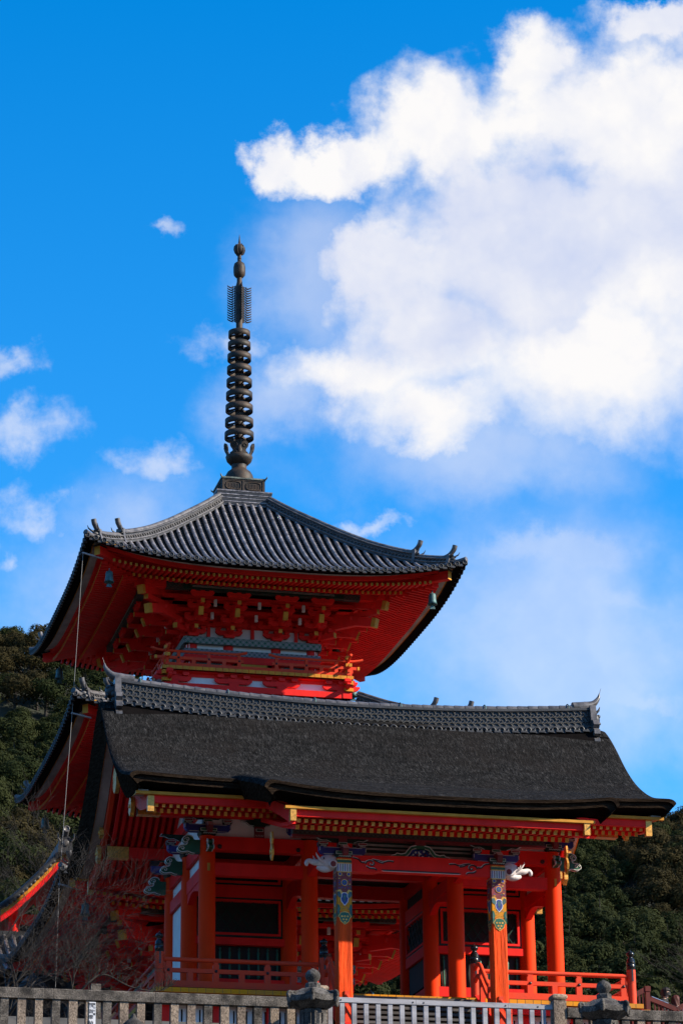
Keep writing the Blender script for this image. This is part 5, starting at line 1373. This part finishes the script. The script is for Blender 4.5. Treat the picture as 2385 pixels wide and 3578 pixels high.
def lantern(X, Y, label, dz=0.0, rot=.25):
    r = thing('stone_lantern', (X, Y, -3.9), label, 'lantern', 'stone lanterns in front of the fence')
    T = lambda: Matrix.Translation((X, Y, dz)) @ Matrix.Rotation(rot, 4, 'Z')
    m = MB(); m.lathe([(.09,-1.60),(.10,-1.575),(.145,-1.52),(.155,-1.46),(.14,-1.40),(.10,-1.355),(.045,-1.33),(.028,-1.315),(.0,-1.305)], (0,0,0), 18); m.xf(T()); m.build('jewel', STOND, r)
    m = MB(); m.lathe([(.145,-1.725),(.155,-1.70),(.155,-1.63),(.145,-1.605),(.10,-1.60)], (0,0,0), 6, sm=False); m.xf(T()); m.build('neck', STOND, r)
    # six sided roof with curled corners
    m = MB(); n = 6
    prof_ = [(.17,-1.715),(.22,-1.735),(.30,-1.79),(.37,-1.845),(.44,-1.885),(.50,-1.905)]
    ring = []
    for q, (rr, z) in enumerate(prof_):
        for j in range(36):
            a = 2*math.pi*j/36; c = math.cos(((a+math.pi/6) % (math.pi/3))-math.pi/6)
            cor = ((math.cos(math.pi/6))/c); k = (1-abs(((a) % (math.pi/3))-math.pi/6)/(math.pi/6))
            ring.append((rr*(1/c if False else 1)*math.cos(math.pi/6)/math.cos(((a % (math.pi/3))-math.pi/6))*math.cos(a)*1.08, rr*math.cos(math.pi/6)/math.cos(((a % (math.pi/3))-math.pi/6))*math.sin(a)*1.08, z+.05*(1-k)**3*(q/5)))
    base_ = len(ring)
    low = [(p[0], p[1], p[2]-.115) for p in ring[-36:]]; inn = [(p[0]*.52, p[1]*.52, -2.145) for p in ring[-36:]]
    allv = ring+low+inn; K = 8
    m.add(allv, [(i*36+j, i*36+(j+1) % 36, (i+1)*36+(j+1) % 36, (i+1)*36+j) for i in range(K-1) for j in range(36)], 0, False)
    m.add(ring[:36], [tuple(range(36))], 0)
    m.xf(T()); m.build('roof', STOND, r)
    for j in range(6):
        a = 2*math.pi*j/6; c, s_ = math.cos(a), math.sin(a); m = MB()
        for k in (.34, .42): m.tube([(k*c, k*s_, -1.80-.18*(k-.34)), ((k+.10)*c, (k+.10)*s_, -1.84)], [.03,.035], 6)
        sp = [((.515+.050*math.cos(w)*(1-w/16))*1.0, -1.875+.055*math.sin(w)*(1-w/16)) for w in lin(-1.6, 5.2, 16)]
        m.tube([(q*c, q*s_, z) for q, z in sp], [.040]*12+[.036,.032,.028,.02], 8)
        m.tube([(.535*c, .535*s_, -1.86), (.545*c, .545*s_, -1.97), (.53*c, .53*s_, -2.03)], [.045,.05,.04], 6)
        m.xf(T()); m.build('corner_scroll', STOND, r)
    m = MB(); m.lathe([(.26,-2.15),(.27,-2.17),(.27,-2.55),(.26,-2.60)], (0,0,0), 6, sm=False); m.xf(T()); fb = m.build('fire_box', STOND, r)
    q = .27*math.cos(math.pi/6)
    for a in (math.pi*1.5, math.pi*.5, math.pi*1.167):
        b = MB(); b.box(-.075, .075, -q-.003, -q+.01, -2.46, -2.24, 0)
        b.box(-.10, -.075, -q-.02, -q, -2.50, -2.20, 1); b.box(.075, .10, -q-.02, -q, -2.50, -2.20, 1); b.box(-.075, .075, -q-.02, -q, -2.24, -2.20, 1); b.box(-.075, .075, -q-.05, -q, -2.50, -2.46, 1)
        b.xf(T() @ Matrix.Rotation(a+math.pi/2, 4, 'Z')); b.build('window', [INK, STOND], fb)
    m = MB(); m.lathe([(.22,-2.60),(.34,-2.62),(.34,-2.70),(.20,-2.80),(.15,-2.84),(.14,-3.3),(.17,-3.32),(.17,-3.38),(.14,-3.40),(.14,-3.75),(.30,-3.80),(.34,-3.95)], (0,0,0), 18); m.xf(T()); m.build('pedestal', STOND, r)
    return r
lantern(-4.11, -10.0, 'dark weathered stone lantern with onion-shaped top in front of the left fence end', 0, .27)
lantern(2.02, -10.0, 'mossy stone lantern in front of the right stone fence below the right railing', -.01, .12)
for X, Z, lb in ((-7.73, -2.335, 'small stone lantern cap with a pale knob rising in front of the left fence posts'), (-4.99, -2.425, 'tip of a small stone lantern cap just left of the dark onion-topped lantern')):
    r = thing('lantern_cap', (X, -10.0, -4.0), lb, 'lantern')
    MB().lathe([(.0,0),(.03,-.008),(.042,-.035),(.045,-.06),(.07,-.10),(.14,-.15),(.21,-.21),(.27,-.29),(.29,-.34),(.24,-.37),(.15,-.38)], (X, -10, Z), 20).build('roof', STOND, r)
    MB().lathe([(.15,-.38),(.15,-.62),(.22,-.64),(.22,-.70),(.11,-.76),(.11,-1.3),(.2,-1.34),(.22,-1.6)], (X, -10, Z), 14).build('pedestal', STON, r)

# ---- a dark bird on the fence plinth
bx, by, bz = -6.86, -8.80, -2.38
b = thing('bird', (bx, by, bz), 'small dark bird perched between the posts of the left stone fence', 'bird')
m = MB(); m.tube(crom([(bx-.19,by+.02,bz-.26),(bx-.12,by+.01,bz-.20),(bx-.06,by,bz-.12),(bx-.01,by,bz-.04),(bx+.02,by,bz+.02),(bx+.05,by,bz+.035),(bx+.075,by,bz+.03)], 4),
                    [.012]+[.02,.03,.04,.05]+[.06,.066,.07,.07]+[.068,.064,.06,.055]+[.05,.048,.047,.046]+[.045,.043,.04,.036]+[.03,.024,.016,.008][:4], 12)
m.build('body', CLOD, b)
m = MB(); m.tube([(bx+.07,by,bz+.032),(bx+.10,by,bz+.024),(bx+.125,by,bz+.012)], [.014,.010,.002], 6); m.build('beak', IRON, b)
m = MB(); m.tube([(bx-.13,by+.01,bz-.20),(bx-.22,by+.02,bz-.30),(bx-.32,by+.03,bz-.42)], [.035,.03,.015], 8, flat=.35); m.build('tail', CLOD, b)
for q in (-.03, .03):
    m = MB(); m.tube([(bx-.04,by+q,bz-.16),(bx-.03,by+q,bz-.34),(bx-.02,by+q,bz-.585)], [.012,.008,.007], 5); m.tube([(bx-.05,by+q,bz-.582),(bx+.04,by+q,bz-.582)], .007, 5); m.build('leg', IRON, b)

# ---- right: landing, red ramp railing, two people
m = MB(); m.box(6.15, 10.5, .25, 6, -2.0, -1.02); m.build('stone_landing', PAVE, kind='structure')
rr = thing('ramp_railing', (7.0, 0, -1.7), 'shade-darkened red sloping stair railing with grey metal capping right of the gate deck', 'railing')
m = MB(); m.box(6.555, 6.66, -.05, .05, -1.7, .62); m.box(6.54, 6.675, -.065, .065, .50, .625); m.build('post', REDSH, rr)
for a, c in (((6.05,.28),(6.555,.55)),((6.66,.33),(7.335,.085)),((7.335,.085),(8.6,.78))):
    m = MB(); m.beam((a[0],0,a[1]),(c[0],0,c[1]), .09, .115); m.build('handrail', REDSH, rr)
m = MB(); m.beam((6.70,0,.378),(7.12,0,.226), .098, .014); m.build('metal_cap', RAILC, rr)
for i in range(26):
    x = 6.10+.098*i; zt_ = interp(x, [6.05,6.555,6.66,7.335,8.6], [.25,.50,.29,.04,.73])
    if 6.53 < x < 6.69: continue
    MB().box(x-.02, x+.02, -.02, .02, -1.2, zt_).build('baluster', REDSH, rr)
def person(X, Y, zg, H, yaw, lean, label, top, hairm, bot=CLOD, long_hair=False, mask=False):
    """one continuous body grown from a joint skeleton; hair, top and mask are children"""
    r = thing('person', (X, Y, zg), label, 'person')
    k = H/1.70
    J = [((0,0,.95),.13),((0,.0,1.15),.125),((0,lean*.3,1.36),.14),((0,lean*.7,1.46),.06),((0,lean*.9,1.53),.075),((0,lean*1.1,1.62),.088),((0,lean*1.1,1.69),.05)]
    E = [(i, i+1) for i in range(6)]
    for s in (-1, 1):
        o = len(J); J += [((s*.17,lean*.45,1.38),.06),((s*.22,lean*.5-.02,1.12),.045),((s*.14,lean*.6-.18,1.02),.038),((s*.10,lean*.6-.25,1.05),.022)]
        E += [(2, o), (o, o+1), (o+1, o+2), (o+2, o+3)]
        o = len(J); J += [((s*.09,0,.88),.085),((s*.10,-.01,.48),.062),((s*.10,.02,.09),.045),((s*.10,-.12,.03),.035)]
        E += [(0, o), (o, o+1), (o+1, o+2), (o+2, o+3)]
    me = bpy.data.meshes.new('body'); me.from_pydata([tuple(Vector(j[0])*k) for j in J], E, []); me.materials.append(SKIN)
    ob = link('body', me, r, (X, Y, zg), (0, 0, yaw))
    md = ob.modifiers.new('skin', 'SKIN')
    for sv, j in zip(me.skin_vertices[0].data, J): sv.radius = (j[1]*k, j[1]*k)
    me.skin_vertices[0].data[0].use_root = True
    sd = ob.modifiers.new('smooth', 'SUBSURF'); sd.levels = 2; sd.render_levels = 2; md.use_smooth_shade = True
    T = Matrix.Translation((X, Y, zg)) @ Matrix.Rotation(yaw, 4, 'Z') @ Matrix.Scale(k, 4)
    hy = lean*1.1
    def put(m, nm, mt): m.xf(T); return m.build(nm, mt, r)
    m = MB(); n = 22
    def hair(u, v):                          # v 0 top .. 1 hem
        a = u; front = math.cos(a+math.pi/2) if False else -math.sin(a)
        down = (1.66 if front > .30 else (1.50 if not long_hair else 1.18))
        f = v; z = 1.745-(1.745-down)*f
        rad = .118*math.sqrt(max(.0, 1-(1-min(1, f*(1.745-down)/.12))**2))+.006*math.sin(a*7+z*20)
        if front > .25: rad *= 1-.12*f
        return (rad*math.cos(a), hy+.01+rad*1.1*math.sin(a), z)
    m.grid(hair, lin(0, 2*math.pi, 40), lin(0, 1, 14), 0); put(m, 'hair', hairm)
    if mask:
        m = MB(); m.grid(lambda u, v: (.088*math.sin(u), hy-.088*math.cos(u)-.012*math.cos(u), 1.535+.085*v), lin(-1.2, 1.2, 12), lin(0, 1, 5), 0); put(m, 'mask', CLOD)
    else:
        m = MB(); m.tube([(0,hy-.075,1.60),(0,hy-.102,1.575),(0,hy-.09,1.565)], [.012,.018,.012], 6); put(m, 'nose', SKIN)
    m = MB()
    for s in (-1, 1): m.lathe([(.0,-.012),(.012,-.006),(.013,.0)], (s*.034, hy-.083, 1.628), 8, axis='y')
    put(m, 'eyes', INK)
    m = MB(); rings = [(.84,.17,.12,0),(1.0,.165,.125,0),(1.2,.175,.13,lean*.15),(1.33,.19,.125,lean*.3),(1.40,.17,.10,lean*.45),(1.455,.075,.075,lean*.65),(1.49,.07,.07,lean*.75)]
    m.grid(lambda q, a: (rings[q][1]*math.cos(a), rings[q][3]+rings[q][2]*math.sin(a), rings[q][0]), range(len(rings)), lin(0, 2*math.pi, 21), 0)
    for s in (-1, 1): m.tube(crom([(s*.14,lean*.42,1.39),(s*.19,lean*.45,1.34),(s*.225,lean*.5-.02,1.12),(s*.15,lean*.6-.16,1.03)], 4), [.075]*5+[.066,.062,.06,.058,.056,.054,.052,.05], 10)
    put(m, 'top', top)
    m = MB()
    for s in (-1, 1): m.tube([(s*.085,0,.92),(s*.10,-.01,.5),(s*.10,.02,.10)], [.105,.085,.075], 12)
    put(m, 'trousers', bot)
    return r
person(7.19, .55, -1.02, 1.70, 1.05, -.10, 'person with short dark hair, black mask and black jacket behind the red railing', CLOD, HAIRD, mask=True)
person(7.50, .50, -1.02, 1.53, 2.2, -.03, 'person with long auburn hair and white top at the right edge', CLOW, HAIRB, long_hair=True)

# ---- background buildings on the left
bt = thing('bell_tower', (-3.43, 33, 2), 'small red gabled building with tiled roof behind the lower left of the pagoda', 'building')
gp = curve1([(-.3,10.85),(0,10.62),(.6,9.92),(1.2,9.28),(1.8,8.72),(2.5,8.25),(3.2,7.95)])
m = MB(); XB = -3.43
m.grid(lambda a, y: (XB+a, y, gp(abs(a))), lin(-2.15, 2.15, 25), lin(29.4, 37, 3), 1)
for i in range(28):
    y = 29.6+.27*i
    for s in (-1, 1): m.tube([(XB+s*a, y, gp(a)+.04) for a in lin(.1, 2.15, 9)], .075, 7, 0, True)
for s in (-1, 1): m.tube([(XB+s*a, 29.42, gp(a)+.07) for a in lin(.1, 2.15, 9)], .10, 8, 0)
for i in range(14):
    for s in (-1, 1):
        a = .25+.13*i; m.lathe([(.0,-.02),(.06,-.02),(.085,.0),(.085,.08)], (XB+s*a, 29.36, gp(a)+.0), 10, 1, True, 'y')
m.build('tiled_roof', [TILED, TILED], bt)
m = MB(); m.box(XB-.16, XB+.16, 29.35, 37, 10.55, 10.95, 1); m.tube([(XB,29.3,10.98),(XB,37,10.98)], .12, 10, 0); m.build('ridge', [TILEL, TILED], bt)
m = MB(); m.extr([(XB-.26,10.45),(XB+.26,10.45),(XB+.22,10.9),(XB+.12,11.02),(XB-.12,11.02),(XB-.22,10.9)], 'y', 29.2, 29.35, 1)
m.lathe([(.0,-.02),(.09,-.02),(.12,.0),(.12,.2)], (XB, 29.18, 10.78), 14, 0, True, 'y'); m.tube([(XB,29.6,11.0),(XB,29.25,11.08),(XB,29.05,11.22)], [.10,.10,.11], 12, 0)
m.lathe([(.0,-.012),(.07,-.01),(.085,-.03),(.11,-.03),(.115,.02)], (XB, 29.05, 11.24), 14, 0, True, 'y')
for s in (-1, 1): m.tube([(XB+s*.2,29.2,10.85),(XB+s*.28,29.15,10.95),(XB+s*.27,29.1,11.1)], [.04,.03,.008], 6, 0)
m.build('ridge_end_tile', [TILEL, TILED], bt)
m = MB()
for s in (-1, 1):
    aa = lin(.0, 2.1, 16)
    for a, b_ in zip(aa[:-1], aa[1:]):
        for o0, o1, y0, y1, mi in ((-.24,-.06,29.42,29.56,1),(-.46,-.242,29.50,29.60,0)):
            vs = [(XB+s*a,y,gp(a)+o) for y in (y0,y1) for o in (o0,o1)]+[(XB+s*b_,y,gp(b_)+o) for y in (y0,y1) for o in (o0,o1)]
            m.add(vs, [(0,1,3,2),(4,6,7,5),(0,4,5,1),(2,3,7,6),(0,2,6,4),(1,5,7,3)], mi)
m.build('bargeboard', [REDD, YEL], bt)
m = MB(); m.grid(lambda a, y: (XB+a, y, gp(abs(a))-.22), lin(-2.0, 2.0, 13), [29.6, 37], 0); m.build('soffit', REDD, bt)
for x in (-1.5, 1.5):
    for y in (30.6, 36): MB().lathe([(.2,-1.8),(.2,9.0)], (XB+x, y, 0), 14).build('column', RED, bt)
MB().box(XB-1.5, XB+1.5, 30.5, 30.7, 8.2, 8.55).build('tie_beam', RED, bt)
MB().box(XB-1.4, XB+1.4, 30.75, 35.9, -1.8, 8.1).build('wall', DARK, bt)
hl = thing('tiled_hall', (-3, 30, 0), 'low hall whose grey tiled roof shows just above the stone fence at lower left', 'building')
m = MB(); hz = lambda y: float(np.interp(y, [25.6,27,28.4,29.2], [5.55,6.15,6.9,7.45]))
for i in range(26):
    x = -6.6+.29*i
    m.tube([(x,y,hz(y)+.05) for y in lin(25.6, 29.2, 8)], .085, 8, 0, False)
    if i < 25: m.grid(lambda a, q: (x+.145+a, 25.6+.12*(q//2+q % 2), hz(25.6+.12*(q//2+q % 2))-.02+(.035 if q % 2 == 0 else 0)), [-.09,0,.09], range(58), 1, False)
m.grid(lambda x, y: (x, y, hz(y)-.05), [-6.7, .8], lin(25.6, 29.2, 6), 1)
m.build('tiled_roof', [TILEL, TILED], hl)
m = MB(); m.box(-6.7, .8, 29.1, 29.5, 7.2, 7.65); m.build('ridge', TILED, hl)
MB().box(-6.3, .5, 26.3, 29.0, -1.8, 5.7).build('wall', DARK, hl)
dl = thing('dark_lantern', (-8.25, 1.0, -1.8), 'black roofed lantern on a post behind the left stone fence under the bare tree', 'lantern')
m = MB(); m.lathe([(.02,.62),(.06,.56),(.16,.50),(.30,.34),(.36,.24),(.34,.20),(.2,.18)], (-8.25,1,0), 16); m.build('roof', DARK, dl)
MB().lathe([(.16,.18),(.16,-.2),(.06,-.24),(.06,-1.8)], (-8.25,1,0), 12).build('post', DARK, dl)
st = thing('stone_marker', (-7.55, -4.0, -2.2), 'pale grey stone marker just topping the left stone fence beside the roof tiles', 'marker')
MB().box(-7.655, -7.44, -4.08, -3.92, -2.2, -.60).build('shaft', STON, st)
